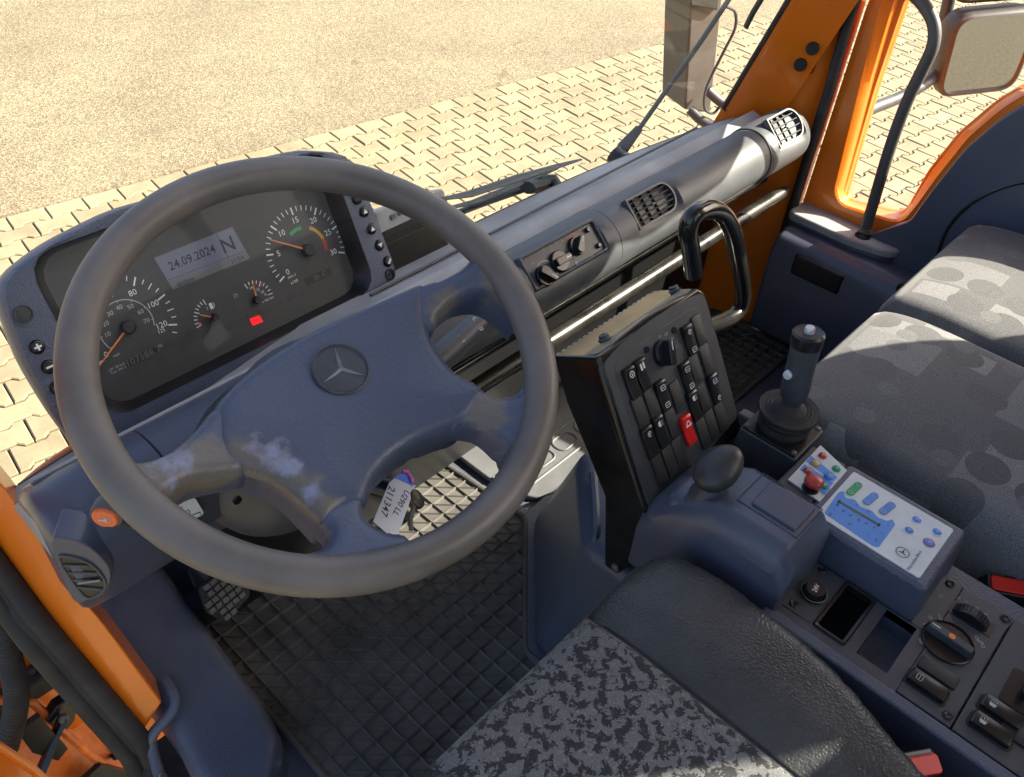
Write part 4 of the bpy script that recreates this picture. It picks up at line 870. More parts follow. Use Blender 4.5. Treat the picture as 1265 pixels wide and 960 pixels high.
def loc_(q, k=-.012): a, b = WF.px(*q, k); return tuple(WF(a, b, k)-ORG[whl.name])
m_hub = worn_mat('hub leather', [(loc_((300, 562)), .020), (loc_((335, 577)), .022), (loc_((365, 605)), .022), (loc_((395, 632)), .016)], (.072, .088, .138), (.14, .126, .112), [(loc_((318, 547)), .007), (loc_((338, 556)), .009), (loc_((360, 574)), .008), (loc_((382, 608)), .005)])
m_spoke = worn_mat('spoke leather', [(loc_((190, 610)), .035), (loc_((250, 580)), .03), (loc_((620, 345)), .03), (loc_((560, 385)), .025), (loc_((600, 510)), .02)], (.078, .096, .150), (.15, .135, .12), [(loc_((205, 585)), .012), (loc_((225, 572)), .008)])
def dish(a, b): r = math.hypot(a, b); return -.040+.034*min(1, (r/.20))**2
pad = part('hub_pad', pillow(hub, lambda a, b: dish(a, b)+.008, .013, -.075, .0035, WF, dome=.010, domer=.03), m_hub, whl, smooth=70, norm=False)
def clampr(p): k = min(1, .2135/max(1e-6, math.hypot(*p))); return (p[0]*k, p[1]*k)
def spoke(pts, nm='spoke'): pts = [clampr(p) for p in pts]; return part(nm, pillow([clampr(p) for p in smooth2(pts, 4)], lambda a, b: dish(a, b)+.009, .014, -.055, .0045, WF), m_spoke, whl, smooth=70, norm=False)
K2 = -.018
spoke(wl_((290, 492), (262, 500), (240, 528), (212, 556), (178, 575), (140, 570), (120, 590), (150, 625), (190, 640), (205, 622), (225, 603), (255, 594), (284, 588), (305, 580), (300, 545), k=K2))
spoke(wl_((495, 362), (516, 350), (545, 345), (572, 333), (587, 315), (590, 300), (625, 300), (650, 360), (645, 400), (625, 385), (600, 368), (570, 370), (548, 385), (538, 405), (528, 402), (505, 405), k=K2))
spoke(wl_((572, 470), (592, 478), (612, 492), (635, 490), (650, 470), (675, 490), (660, 560), (640, 590), (628, 560), (600, 532), (574, 526), (555, 525), k=K2))
spoke(wl_((455, 604), (450, 622), (452, 640), (475, 658), (500, 665), (505, 690), (440, 712), (375, 715), (370, 690), (398, 680), (406, 662), (396, 650), (388, 630), (425, 612), k=K2))
# emblem
eF = Fr(WF(*WF.px(421, 456, -.022), -.0225), WF.u*math.cos(.02)+WF.v*math.sin(.02), WF.v)
m_star = mat('brushed emblem star', (.20, .205, .215), .35, metal=.3)
em = part('emblem', G().lathe([(.0285, -.006), (.0285, .0022), (.0268, .0034), (.0255, .0022), (.0248, .0010), (.0003, .0018)], eF, 48), m_char, pad, smooth=30)
def star(F, r, c, h, a0): 
    g = G()
    for k in range(3):
        t = a0+k*2*math.pi/3; e = (r*math.cos(t), r*math.sin(t)); l = (.13*r*math.cos(t+math.pi/3), .13*r*math.sin(t+math.pi/3)); q = (.13*r*math.cos(t-math.pi/3), .13*r*math.sin(t-math.pi/3))
        g.add([F(0, 0, c+h), F(*e, c+h*.4), F(*l, c), F(*q, c), F(*e, c)], [(0, 2, 1), (0, 1, 3), (1, 2, 4), (3, 1, 4)])
    return g
up_dir = [eF.px(*q) for q in ((412, 427),)][0]
part('star', star(eF, .0245, .0012, .0022, math.atan2(up_dir[1], up_dir[0])), m_star, em, smooth=0)
# column, stalks
col = thing('steering_column', 'dark grey steering column shroud below the wheel hub', 'steering column', WC-wn_*.30)
CC = Fr(WC-wn_*.058+WF.v*-.01, wu, WF.v)
part('shroud', G().loft([[CC(sx*math.cos(t)*r, math.sin(t)*r*sy+dy, -d) for t in [2*math.pi*k/28 for k in range(28)]] for r, d, sx, sy, dy in ((.05, 0, 1.2, 1, 0), (.075, .02, 1.25, .95, 0), (.078, .09, 1.15, .95, .01), (.066, .16, 1.05, 1, .03), (.05, .30, 1, 1, .10), (.045, .50, 1, 1, .24))]), m_char, col, smooth=60)
part('lower_shroud', G().loft([[V((.350+.100*math.cos(t)*math.cos(ph), .645+.085*math.sin(t)*math.cos(ph), .515+.10*math.sin(ph))) for t in [2*math.pi*k/32 for k in range(32)]] for ph in [R(-86+12.3*j) for j in range(15)]]), m_char, col, smooth=80)
part('switch_block', G().box(.20, .31, .615, .66, .50, .575), m_char, col, bev=.01, seg=3)
part('column_screw', G().lathe([(.005, 0), (.005, .003), (.0005, .003)], Fr(P(292, 617, y=.58), (1, 0, 0), (0, 0, 1)), 10), m_black, col)
st = thing('control_stalk', 'dark control stalk with cruise symbols seen through the upper right wheel gap', 'stalk', P(560, 440, y=.60))
sA, sB = P(535, 450, y=.575), P(607, 384, y=.60)
ax = (sB-sA).normalized(); part('lever', G().tube([sA-ax*.06, sA, sA.lerp(sB, .35), sA.lerp(sB, .8), sB], [.012, .0180, .0175, .0150, .0132], 20), m_char, st, smooth=60)
part('end_collar', G().tube([sB-ax*.010, sB-ax*.009, sB-ax*.007, sB-ax*.006], [.0132, .0148, .0148, .0132], 20), m_silver, st)
part('end_cap', G().tube([sB, sB+ax*.004, sB+ax*.008, sB+ax*.009], [.0125, .0125, .010, .004], 20), m_black, st)
tow = (CAM-sA.lerp(sB, .6)).normalized(); tv = tow.cross(ax).normalized(); SF = Fr(sA, ax, tv); nrm = SF.n if SF.n.dot(tow) > 0 else -SF.n
L_ = (sB-sA).length
SFp = Fr(sA+nrm*.0185*.9-ax*0, ax*1, tv if SF.n.dot(tow) > 0 else -tv); 
SFp = Fr(sA+SFp.n*.0187, (ax-SFp.n*.055).normalized(), SFp.v)
g = G()
for s, a, b in (('O', .66, .006), ('LIM', .66, -.001), ('O', .64, -.008), ('+', .80, .005), ('-', .80, -.005)): text_g(SFp, s, .0080, L_*a, b, .0006, g=g)
g.ring(.0040, .0048, SFp, 30, 330, .0006, cx=L_*.36, cy=0)
part('stalk_print', g, m_white, st, smooth=0)
HN = V((-.62, -.55, .56)).normalized()
hs = thing('horn_stalk', 'stalk end with round orange horn button on the left of the column', 'stalk', P(150, 640, y=.63))
h0 = P(131, 638, y=.628); hd = (P(200, 648, y=.66)-h0).normalized()
part('lever', G().tube([h0-HN*.004, h0-HN*.012+hd*.006, h0-HN*.012+hd*.03, h0+hd*.12, h0+hd*.20], [.0120, .0130, .0125, .013, .015], 20), m_char, hs, smooth=50)
hn = V((-.62, -.55, .56)).normalized(); hF = Fr(h0, hn.cross(V((0, 0, 1)))*-1, V((0, 0, 1)))
if hF.n.dot(hn) < 0: hF = Fr(h0, hF.u*-1, hF.v)
part('button_rim', G().lathe([(.0130, -.020), (.0155, -.012), (.0160, -.002), (.0152, .0005), (.0135, .0008)], hF, 28), m_grey, hs, smooth=50)
hbn = part('horn_button', G().lathe([(.0128, -.003), (.0128, .002), (.0115, .0042), (.0003, .0050)], hF, 28), m_ograph, hs, smooth=50)
g = G().add([hF(a, b, .0052) for a, b in ((-.006, .0012), (-.002, .0012), (.003, .0042), (.003, -.0042), (-.002, -.0012), (-.006, -.0012))], [(0, 1, 2, 3, 4, 5)]); g.ring(.0052, .0060, hF, -35, 35, .0052, cx=.0)
part('horn_symbol', g, m_offw, hbn, smooth=0)

# ------------------------------------------------------------------ cab floor furniture
fl = part('cab_floor', G().box(.17, 1.70, -.70, .93, -.011, -.002), m_blue, kind='structure', smooth=0)
def rubber_mat(label, outline, pitch, ang_, z0=0.0, third=True, lift=.0055):
    t = thing('floor_mat', label, 'floor mat', (sum(p[0] for p in outline)/len(outline), sum(p[1] for p in outline)/len(outline), z0))
    part('base_sheet', G().prism(outline, z0, z0+.004), m_mat, t, smooth=0)
    edge_ = [V((a, b, z0+.006)) for a, b in outline]; part('edge_lip', G().tube(edge_+edge_[:1], .0055, 8), m_mat, t)
    g = G(); xs = [p[0] for p in outline]; ys = [p[1] for p in outline]; cx, cy = sum(xs)/len(xs), sum(ys)/len(ys)
    def fam(a, w, h, off=0, pit=pitch):
        d = V((math.cos(a), math.sin(a), 0)); nn = V((-d.y, d.x, 0)); 
        for k in range(-80, 81):
            o = V((cx, cy, 0))+nn*(k*pit+off); hits = []
            for i in range(len(outline)):
                p, q = V((*outline[i-1], 0)), V((*outline[i], 0)); e = q-p; den = d.x*e.y-d.y*e.x
                if abs(den) < 1e-9: continue
                s = ((p.x-o.x)*e.y-(p.y-o.y)*e.x)/den; u = ((p.x-o.x)*d.y-(p.y-o.y)*d.x)/den
                if 0 <= u < 1: hits.append(s)
            hits.sort()
            for s0, s1 in zip(hits[::2], hits[1::2]):
                if s1-s0 < .02: continue
                a_, b_ = o+d*(s0+.004), o+d*(s1-.004); zz = z0+.0035
                g.add([a_+nn*w+V((0, 0, zz)), a_-nn*w+V((0, 0, zz)), b_-nn*w+V((0, 0, zz)), b_+nn*w+V((0, 0, zz)), a_+V((0, 0, zz+h)), b_+V((0, 0, zz+h))], [(0, 4, 5, 3), (1, 2, 5, 4), (0, 1, 4), (2, 3, 5)])
    fam(ang_, .0034, lift*.85); fam(ang_+math.pi/2, .0034, lift*.85)
    if third: fam(ang_-math.pi/4, .0024, lift*.6, pit=pitch/math.sqrt(2))
    o = part('tread_ribs', g, m_mat, t, smooth=0); o['kind'] = 'stuff'
    return t
mo = rpoly([(.268, .875), (.812, .868), (.828, .640), (.622, .452), (.622, .10), (.268, .10)], .012)
rubber_mat('black ribbed rubber mat filling the driver footwell under the wheel', mo, .031, R(0))
rubber_mat('dark knurled rubber mat in the passenger footwell beyond the switch box', rpoly([(1.28, .545), (1.66, .545), (1.66, .84), (1.28, .84)], .02), .026, R(0), third=True, lift=.007)
m_plate = mat('grey moulded tread', (.115, .12, .13), .55, var=.2, vs=12, bump=('cells', 600, .2))
tp = thing('tread_plate', 'moulded grey floor step with oval treads between the two mats', 'floor step', (1.05, .8, 0))
part('plate', G().prism(rpoly([(.845, .915), (1.27, .915), (1.27, .60), (.98, .60), (.87, .66), (.845, .75)], .015), 0, .012), m_plate, tp, bev=.004)
for k, x in enumerate((.89, .96, 1.03, 1.10, 1.17)):
    o_ = rrect(x-.027, x+.027, .70, .735, .014, 5); part('tread', G().tube([V((a, b, .0125)) for a, b in o_+o_[:1]], .0026, 6), m_plate, tp)
part('tread_line', G().tube([V((.85, .748, .0125)), V((1.26, .748, .0125))], .003, 6), m_plate, tp)
part('tread_line', G().tube([V((.85, .684, .0125)), V((1.26, .684, .0125))], .003, 6), m_plate, tp)
tb = thing('toe_panel', 'sloped grey toe panel with vent slots under the dash rail', 'panel', (.9, .92, 0))
TBF = Fr((.86, .915, .012), (1, 0, 0), (0, .10, .30))
part('panel', G().box(-.55, .62, 0, .30, -.012, 0, TBF), m_plate, tb, bev=.004)
for k in range(5):
    F = Fr(TBF(.10+.028*k, .15, 0), TBF.u*.85+TBF.v*.5, TBF.v); part('vent_slot', G().prism(rrect(-.004, .004, -.022, .022, .0038), -.001, .0015, F), m_black, tb, smooth=0)
for b in (.03, .085): part('panel_step', G().box(-.54, .60, b, b+.006, 0, .005, TBF), m_plate, tb, bev=.002)
# blue wheel-arch cover at the driver's left
ac = [(.120, .40), (.235, .40), (.256, .56), (.262, .62), (.262, .885), (.120, .885)]
def arch_top(a, b): return .075+.10*max(0, (b-.62)/.27)**1.5
part('wheel_arch_cover', pillow(rpoly([(.128, .475), (.190, .520), (.246, .572), (.261, .640), (.262, .90), (.150, .90), (.142, .69), (.128, .60)], .02), arch_top,   .022, -.005, .008), m_blue, label='blue grey grained wheel arch cover beside the driver mat', cat='floor cover', smooth=60, norm=False)
cv = smooth_path([P(203, 838, z=.125), P(216, 862, z=.115), P(212, 880, z=.105), P(190, 905, z=.09), P(187, 922, z=.07), P(197, 958, z=.05)], 5)
part('cover_lip', G().tube(cv, .008, 10), m_blue, label='raised plastic lip of the sill cover at the foot of the orange strip', cat='trim')
# pedal
PF = Fr(P(279, 738, z=.15), (1, .12, 0), (-.1, .62, .78))
ped = thing('brake_pedal', 'square ribbed brake pedal hanging over the driver mat', 'pedal', PF(0, 0, -.03))
pq = rpoly([PF.px(*q) for q in ((246, 726), (268, 709), (302, 713), (311, 735), (280, 769), (256, 757))], .008)
part('plate', G().prism(pq, -.010, 0, PF), m_rubber, ped, bev=.002)
xs = [p[0] for p in pq]; ys = [p[1] for p in pq]; ax0, ax1, by0, by1 = min(xs), max(xs), min(ys), max(ys)
for i in range(6):
    for j in range(6):
        a = ax0+(ax1-ax0)*(i+.5)/6; b = by0+(by1-by0)*(j+.5)/6
        if inpoly(a, b, inset(pq, .004)): part('tread_block', G().box(a-.0052, a+.0052, b-.0042, b+.0042, 0, .0045, PF), m_tread if 'm_tread' in globals() else m_mat, ped, bev=.001, seg=1)
part('arm', G().tube([PF(0, .01, -.012), PF(.005, .09, -.05), PF(.01, .22, -.02)], .009, 8), m_black, ped)

# engine tunnel cover
tun = thing('engine_tunnel', 'blue grey moulded engine tunnel cover below the black switch box', 'tunnel cover', (.85, .4, 0))
fp = [(.635, .10), (.635, .445), (.835, .630), (.975, .635), (1.00, .56), (1.00, .10)]
tpz = [(.665, .10), (.655, .400), (.780, .515), (.945, .515), (.965, .45), (.965, .10)]
part('cover', G().prism(fp, 0, .30, WORLD, tpz), m_blue, tun, bev=.022, seg=4)
pa = [P(664, 655, pl=(V((.735, .5375, 0)), V((-.66, .72, .25)))), ]
part('foot_flange', G().prism(rpoly([(.612, .10), (.614, .450), (.828, .648), (.99, .655), (1.03, .56), (1.03, .10)], .02), 0, .010), m_blue, tun, bev=.004)
TNn = V((-.64, .70, .32)).normalized(); TFa = Fr(V((.695, .455, .16)), V((.735, .678, 0)), V((.2, -.25, 1))); 
part('recess_frame', G().tube(smooth_path([V((.660, .405, .05)), V((.655, .400, .17)), V((.672, .395, .285)), V((.700, .415, .305)), V((.76, .47, .31))], 5), .007, 8), m_blue2, tun)
part('tunnel_bridge', G().box(.655, 1.02, -.60, .32, .295, .36), m_blue, tun, bev=.015, seg=3)

# ------------------------------------------------------------------ seats
seat = thing('driver_seat', 'driver seat with speckled grey fabric centre and black leather bolsters', 'seat', (.36, 0, .0))
SZ = .47
part('centre_cushion', pillow([(.246, -.30), (.474, -.30), (.474, .270), (.246, .270)], lambda a, b: SZ+.003-.012*max(0, (b-.18)/.09)**2, .006, .33, .011), m_fab1, seat, smooth=70, norm=False)
bol = rpoly([(.450, -.30), (.520, -.30), (.560, -.055), (.607, .045), (.618, .20), (.600, .272), (.478, .276), (.450, .268)], [.002, .01, .1, .1, .06, .05, .004, .004], 8)
def bol_top(a, b): return SZ-.001+.016*min(1, max(0, (a-.474)/.05))**.8-.35*max(0, a-.545)**2*8*.35-.012*max(0, (b-.18)/.09)**2
bolL = [(.72-a, b) for a, b in bol][::-1]
part('side_bolster', pillow(bol, lambda a, b: bol_top(a, b), .022, .30, .0085), m_leath, seat, smooth=70, norm=False)
part('side_bolster', pillow(bolL, lambda a, b: bol_top(.72-a, b), .022, .30, .0085), m_leath, seat, smooth=70, norm=False)
part('seam_piping', G().tube([V((.4745, y, SZ-.0005-.012*max(0, (y-.18)/.09)**2-(.006 if y > .262 else 0))) for y in [-.28+.0275*k for k in range(21)]], .0016, 6), m_black, seat)
pipe = smooth_path([V((.540, .262, SZ-.006)), V((.578, .245, SZ-.004)), V((.594, .20, SZ-.002)), V((.597, .10, SZ)), V((.587, .03, SZ)), V((.548, -.06, SZ-.002)), V((.50, -.2, SZ))], 6)
part('edge_piping', G().tube(pipe, .0018, 6), m_leath, seat)
part('seat_base', G().box(.13, .59, -.30, .23, .02, .32), m_black, seat, bev=.02)
part('backrest', G().loft([[V((x, y, z)) for x, y in ((.12, yb), (.60, yb), (.59, yb-.12), (.13, yb-.12))] for yb, z in ((-.26, .42), (-.29, .60), (-.37, 1.05), (-.39, 1.12))]), m_fab1, seat, bev=.03, seg=4)
bench = thing('passenger_bench', 'double passenger bench with dark grey patterned fabric cushions', 'bench seat', (1.32, 0, 0))
def bz(a, b): return .472-.02*max(0, (b-.20)/.12)**2-.25*max(0, .99-a)**2
for x0, x1 in ((.918, 1.283), (1.287, 1.690)):
    part('cushion', pillow(rpoly([(x0, -.32), (x1, -.32), (x1, .30), (x1-.02, .318), (x0+.02, .318), (x0, .30)], [.01, .01, .05, .05, .05, .05], 6), bz, .028, .28, .0125, dome=.010, domer=.06), m_fab2, bench, smooth=70, norm=False)
part('cushion_gap', G().box(1.270, 1.300, -.30, .295, .30, .445), m_leath, bench, bev=.006)
part('gap_piping', G().tube([V((1.285, -.3+.06*k,   .4500-.012*max(0, (-.3+.06*k-.22)/.08)**2)) for k in range(10)], .004, 8), m_leath, bench)
part('bench_base', G().box(.95, 1.68, -.34, .25, .0, .30), m_black, bench, bev=.01)
part('backrest', G().loft([[V((x, y, z)) for x, y in ((.93, yb), (1.69, yb), (1.69, yb-.10), (.93, yb-.10))] for yb, z in ((-.30, .42), (-.35, .70), (-.42, 1.05))]), m_fab2, bench, bev=.03, seg=4)
# belt buckles
def buckle(label, px, z, rot, tilt):
    p = P(*px, z=z); u = V((math.cos(rot), math.sin(rot), 0)); v = V((-math.sin(rot)*math.cos(tilt), math.cos(rot)*math.cos(tilt), math.sin(tilt))); F = Fr(p, u, v)
    t = thing('belt_buckle', label, 'belt buckle', F(0, 0, -.06), 'seat belt buckles')
    part('case', G().prism(rrect(-.030, .030, -.017, .014, .006), -.075, -.002, F, rrect(-.027, .027, -.015, .012, .005)), m_black, t, bev=.004, seg=3)
    part('release_button', G().prism(rrect(-.025, .025, -.012, .0065, .004), -.003, .0035, F), m_red, t, bev=.0015)
    part('slot', G().box(-.022, .022, .0080, .0105, -.0022, -.0012, F), m_gloss, t, smooth=0)
buckle('red button belt buckle at the rear corner of the leather bolster', (1130, 944), .452, R(-36), .35)
buckle('red button belt buckle at the edge of the patterned bench', (1250, 722), .415, R(-58), .35)

# ------------------------------------------------------------------ black switch box
SB = Fr((.640, .309, .456), (1, 0, 0), (0, .118, .178))
box = thing('switch_box', 'tall glossy black switch box with sloping panel of rocker switches', 'switch box', (.745, .36, .31))
prof = [(.484, .5955), (.420, .6335), (.306, .462), (.310, .353), (.334, .305), (.356, .305), (.376, .429), (.455, .539)]
YZ = Fr((0, 0, 0), (0, 1, 0), (0, 0, 1))
part('casing', G().prism(prof, .644, .850, YZ), m_gloss, box, bev=.004, seg=3)
po = [SB.px(*q, .004) for q in ((738, 447), (762, 420), (800, 390), (838, 368), (864, 356), (872, 364), (888, 420), (914, 516), (860, 580), (804, 639), (796, 628), (770, 548))]
part('panel_frame', G().prism(rpoly(po, .010), -.006, .004, SB), m_gloss, box, bev=.003)
pi_ = inset(ccw(rpoly(po, .010)), -.006 if False else .006)
m_panel = mat('switch panel plastic', (.050, .054, .060), .5, var=.15, vs=30, bump=('noise', 700, .1)); panel = part('switch_panel', G().prism(pi_, .002, .0065, SB), m_panel, box, bev=.002)
pi2 = inset(ccw(rpoly([SB.px(*q, .0065) for q in ((758, 452), (800, 416), (858, 378), (866, 386), (905, 508), (806, 612)) ], .008)), 0.0)
part('panel_field', G().prism(pi2, .005, .0072, SB), m_panel, panel, bev=.001)
rk = local(G().prism(rrect(-.0096, .0096, -.0205, .0205, .003), 0, .0030).add([], []), 'rocker_body', m_black, 40, .0008)
gq = G(); pr = [(-.0200, .0035), (-.019, .0062), (-.002, .0040), (.017, .0078), (.0200, .0066), (.0200, 0), (-.0200, 0)]
gq.prism(pr, -.0088, .0088, Fr((0, 0, 0), (0, 1, 0), (0, 0, 1))); rocker_me = local(gq, 'rocker', m_black, 30, .0010)
blank_me = local(G().prism(rrect(-.0096, .0096, -.0205, .0205, .0035), -.002, .0030), 'blank_cover', m_char2 if 'm_char2' in globals() else mat('blank cover black', (.020, .021, .022), .5, var=.2, vs=60), 40, .0010)
def icon(F, kind, a, b, c, s=.0045):
    g = G()
    if kind == 'circle': g.ring(s*.75, s, F, c=c, cx=a, cy=b, seg=20); g.box(a-s*.12, a+s*.12, b-s*.4, b+s*.4, c-.0002, c+.0001, F)
    elif kind == 'bars': g.box(a-s, a-s*.3, b-s, b+s, c-.0002, c+.0001, F).box(a+s*.2, a+s*.9, b-s*.8, b+s*1.1, c-.0002, c+.0001, F)
    elif kind == 'car': 
        o = rrect(a-s, a+s, b-s*.7, b+s*.7, s*.3, 3); g.tube([F(x, y, c) for x, y in o+o[:1]], .0004, 4); g.box(a-s, a+s, b-.0003, b+.0003, c-.0002, c+.0001, F)
    elif kind == 'lamp': g.prism([(a-s, b+s*.6), (a, b+s*.9), (a, b-s*.9), (a-s, b-s*.6)], c-.0002, c+.0001, F); [g.box(a+s*.3, a+s, b+k*s*.6-.0002, b+k*s*.6+.0003, c-.0002, c+.0001, F) for k in (-1, 0, 1)]
    elif kind == 'fan': g.ring(s*.6, s*.8, F, 0, 300, c, cx=a, cy=b, seg=16); g.ring(s*.1, s*.3, F, c=c, cx=a, cy=b, seg=10)
    elif kind == 'tri':
        g.add([F(a+x*s, b+y*s, c) for x, y in ((-1, -.75), (1, -.75), (0, 1), (-.55, -.48), (.55, -.48), (0, .48))], [(0, 1, 4, 3), (1, 2, 5, 4), (2, 0, 3, 5)])
    return g
def rocker(q, icons, F, parent, c0=.0072, me=None, rot=0, side=None):
    a, b = q if side else F.px(*q, c0+.003); o = inst('rocker_switch', me or rocker_me, parent, F.mat(a, b, c0-.0004, rot))
    ORG[o.name] = ORG[parent.name]
    for (da, db, kind) in icons:
        ca, sa = math.cos(rot), math.sin(rot); x, y = a+da*ca-db*sa, b+da*sa+db*ca
        hh = .0040+(.0038*max(0, (db+.002)/.019) if db > -.002 else .0022*(-db-.002)/.017)
        gg = icon(F, kind, x, y, c0+hh+.0010, .0042); me2 = mesh_of(gg, 'symbol', m_white, 0, ORG[parent.name]); ob = bpy.data.objects.new('symbol', me2); COL.objects.link(ob); ob.parent = panel_parent(parent); ORG[ob.name] = ORG[parent.name]
    return o
def panel_parent(p): return p
RS = [((781, 473), [(0, .011, 'circle')]), ((794, 463), [(0, .011, 'bars')]), ((852, 420), [(0, .011, 'fan'), (0, -.013, 'car')]), ((849, 466), [(0, .011, 'car'), (0, -.012, 'car')]), ((819, 489), [(0, .011, 'car'), (0, -.012, 'car')]), ((883, 480), [(0, .011, 'car'), (0, -.013, 'fan')]), ((858, 501), [(0, .011, 'lamp')]), ((816, 533), [(0, .011, 'lamp')]), ((802.6, 546), [(0, .011, 'fan')])]
for q, ic in RS: rocker(q, ic, SB, panel)
for q in ((864, 408), (873, 444), (860, 457), (791, 509), (806, 499), (868.5, 489), (830, 521), (815, 580), (828, 570), (839.5, 559.6), (869, 535), (879.5, 525), (891, 515.5), (837, 490)):
    a, b = SB.px(*q, .009); inst('blank_cover', blank_me, panel, SB.mat(a, b, .0072))
gh = G(); gh.prism(pr, -.0088, .0088, Fr((0, 0, 0), (0, 1, 0), (0, 0, 1))); hz_me = local(gh, 'hazard_switch', m_red, 30, .0012)
a, b = SB.px(850, 531, .011); hz = inst('hazard_switch', hz_me, panel, SB.mat(a, b, .0080)); hz['label'] = 'red hazard light switch with white triangle'
part('hazard_symbol', icon(SB, 'tri', a, b+.010, .0080+.0070, .0062), m_white, panel, smooth=0)
a, b = SB.px(821, 436, .012); kn = knob(SB, a, b, .0072, .0165, R(75), m_black, panel, .016)
for q in ((799, 432), (833, 408)):
    x, y = SB.px(*q, .008); part('panel_plug', G().lathe([(.0042, .0065), (.0042, .0085), (.0030, .0085), (.0026, .0076), (.0003, .0076)], Fr(SB(x, y, 0), SB.u, SB.v), 14), m_black, panel)
g = G()
for s, q in (('O', (815, 416)), ('=D', (823, 413)), ('D', (831, 418)), ('I', (836, 428))): text_g(SB, s, .0055, *SB.px(*q, .0075), .0075, g=g)
part('panel_print', g, m_offw, panel, smooth=0)
TOPN = Fr(V((.644, .420, .6335)), (1, 0, 0), (0, .058, -.0415))     # box top, v runs forward
if TOPN.n.z < 0: TOPN = Fr(TOPN.o, (-1, 0, 0), TOPN.v)
m_glare = mat('black paint with tan glare', (.17, .14, .095), .42, var=.5, vs=14, rv=.12)  # tan base colour paints the ground's glare onto the black box top
tq = [(sgn*a, b) for a, b in ((.004, .006), (.200, .006), (.200, .066), (.004, .066)) for sgn in ((1 if TOPN.u.x > 0 else -1),)]
part('top_plate', G().prism(rpoly(tq, .006), 0, .0022, TOPN), m_glare, box, bev=.001)
for q in ((746.7, 418), (833, 358)):
    x, y = TOPN.px(*q, .004); part('bolt', G().lathe([(.0085, .0015), (.0085, .0035), (.0065, .005), (.0062, .0085), (.003, .0095), (.0028, .007), (.0003, .007)], Fr(TOPN(x, y, 0), TOPN.u, TOPN.v), 16), m_char, box)
for k in range(19):
    a = (.008+.0102*k)*(1 if TOPN.u.x > 0 else -1); part('edge_link', G().box(min(a, a+.006*(1 if a > 0 else -1)), max(a, a+.006*(1 if a > 0 else -1)), .0690, .0775, -.004, .0050, TOPN), m_clip, box, bev=.0006, seg=1)
part('leg_bolt', G().lathe([(.0065, 0), (.0065, .004), (.004, .006), (.0003, .006)], Fr(V((.6435, .336, .322)), (0, -1, 0), (0, 0, 1)), 12), m_bracket, box)
part('hinge', G().box(.846, .862, .295, .318, .462, .486), m_bracket, box, bev=.003)

# ------------------------------------------------------------------ gear selector housing
sel = thing('selector_housing', 'blue grey selector housing with lidded top and black lever knob', 'selector', (.69, .22, .36))
sp_ = [(.128, .36), (.128, .505), (.146, .531), (.235, .531), (.262, .515), (.305, .487), (.318, .46), (.318, .36)]
body = G(); L0 = [V((.633, y, z)) for y, z in sp_]; L0 = [V((.628 if z < .45 else .650, y, z)) for y, z in sp_]; L1 = [V((.664, y, z+.001)) if z > .45 else V((.628, y, z)) for y, z in sp_]
rg = []
for x, ins in ((.631, 1), (.640, .30), (.652, 0), (.727, 0), (.7375, .35)):
    rg.append([V((x, y, z-(.030*ins if z > .44 else 0))) for y, z in sp_])
part('housing', G().loft(rg), m_blue2, sel, bev=.005, seg=3)
part('lid', G().box(.676, .722, .152, .208, .529, .5345), m_blue2, sel, bev=.002)
part('lid_border', G().tube([V(p) for p in ((.670, .222, .5315), (.728, .222, .5315), (.728, .146, .5310), (.670, .146, .5310), (.670, .222, .5315))], .0007, 6), m_char, sel)
kc = P(888, 578, z=.556)
KF = Fr(kc, (1, -.17, .12), (.17, 1, 0))
kg = G().loft([[KF(sa*math.cos(t)*math.cos(ph)+.004*math.sin(ph), sb*math.sin(t)*math.cos(ph)*(1-.12*math.cos(t)), sc_*math.sin(ph)+.012*math.cos(ph)*math.cos(t)*.4) for t in [2*math.pi*k/26 for k in range(26)]] for ph in [R(-88+176*j/14) for j in range(15)] for sa, sb, sc_ in ((.031, .025, .019),)])
lev = part('lever_knob', kg, m_leath2 if 'm_leath2' in globals() else mat('knob soft plastic', (.032, .033, .035), .42, var=.3, vs=40, rv=.08), sel, smooth=80)
ke = P(867, 586, z=.548); part('knob_button', G().lathe([(.0105, -.004), (.0105, .002), (.008, .005), (.0005, .006)], Fr(ke, V((.5, .6, 0)), V((.25, -.2, .94))), 18, sx=1.2, sy=.8), m_black, lev)
part('lever_boot', G().loft([[kc+V((r*math.cos(t)*1.1, r*math.sin(t), dz)) for t in [2*math.pi*k/18 for k in range(18)]] for r, dz in ((.012, -.012), (.017, -.028), (.024, -.045), (.026, -.06))]), m_char, sel)
part('boot_hump', pillow(rrect(.640, .700, .236, .300, .02), lambda a, b: .506, .014, .45, .006), m_blue2, sel, smooth=70, norm=False)

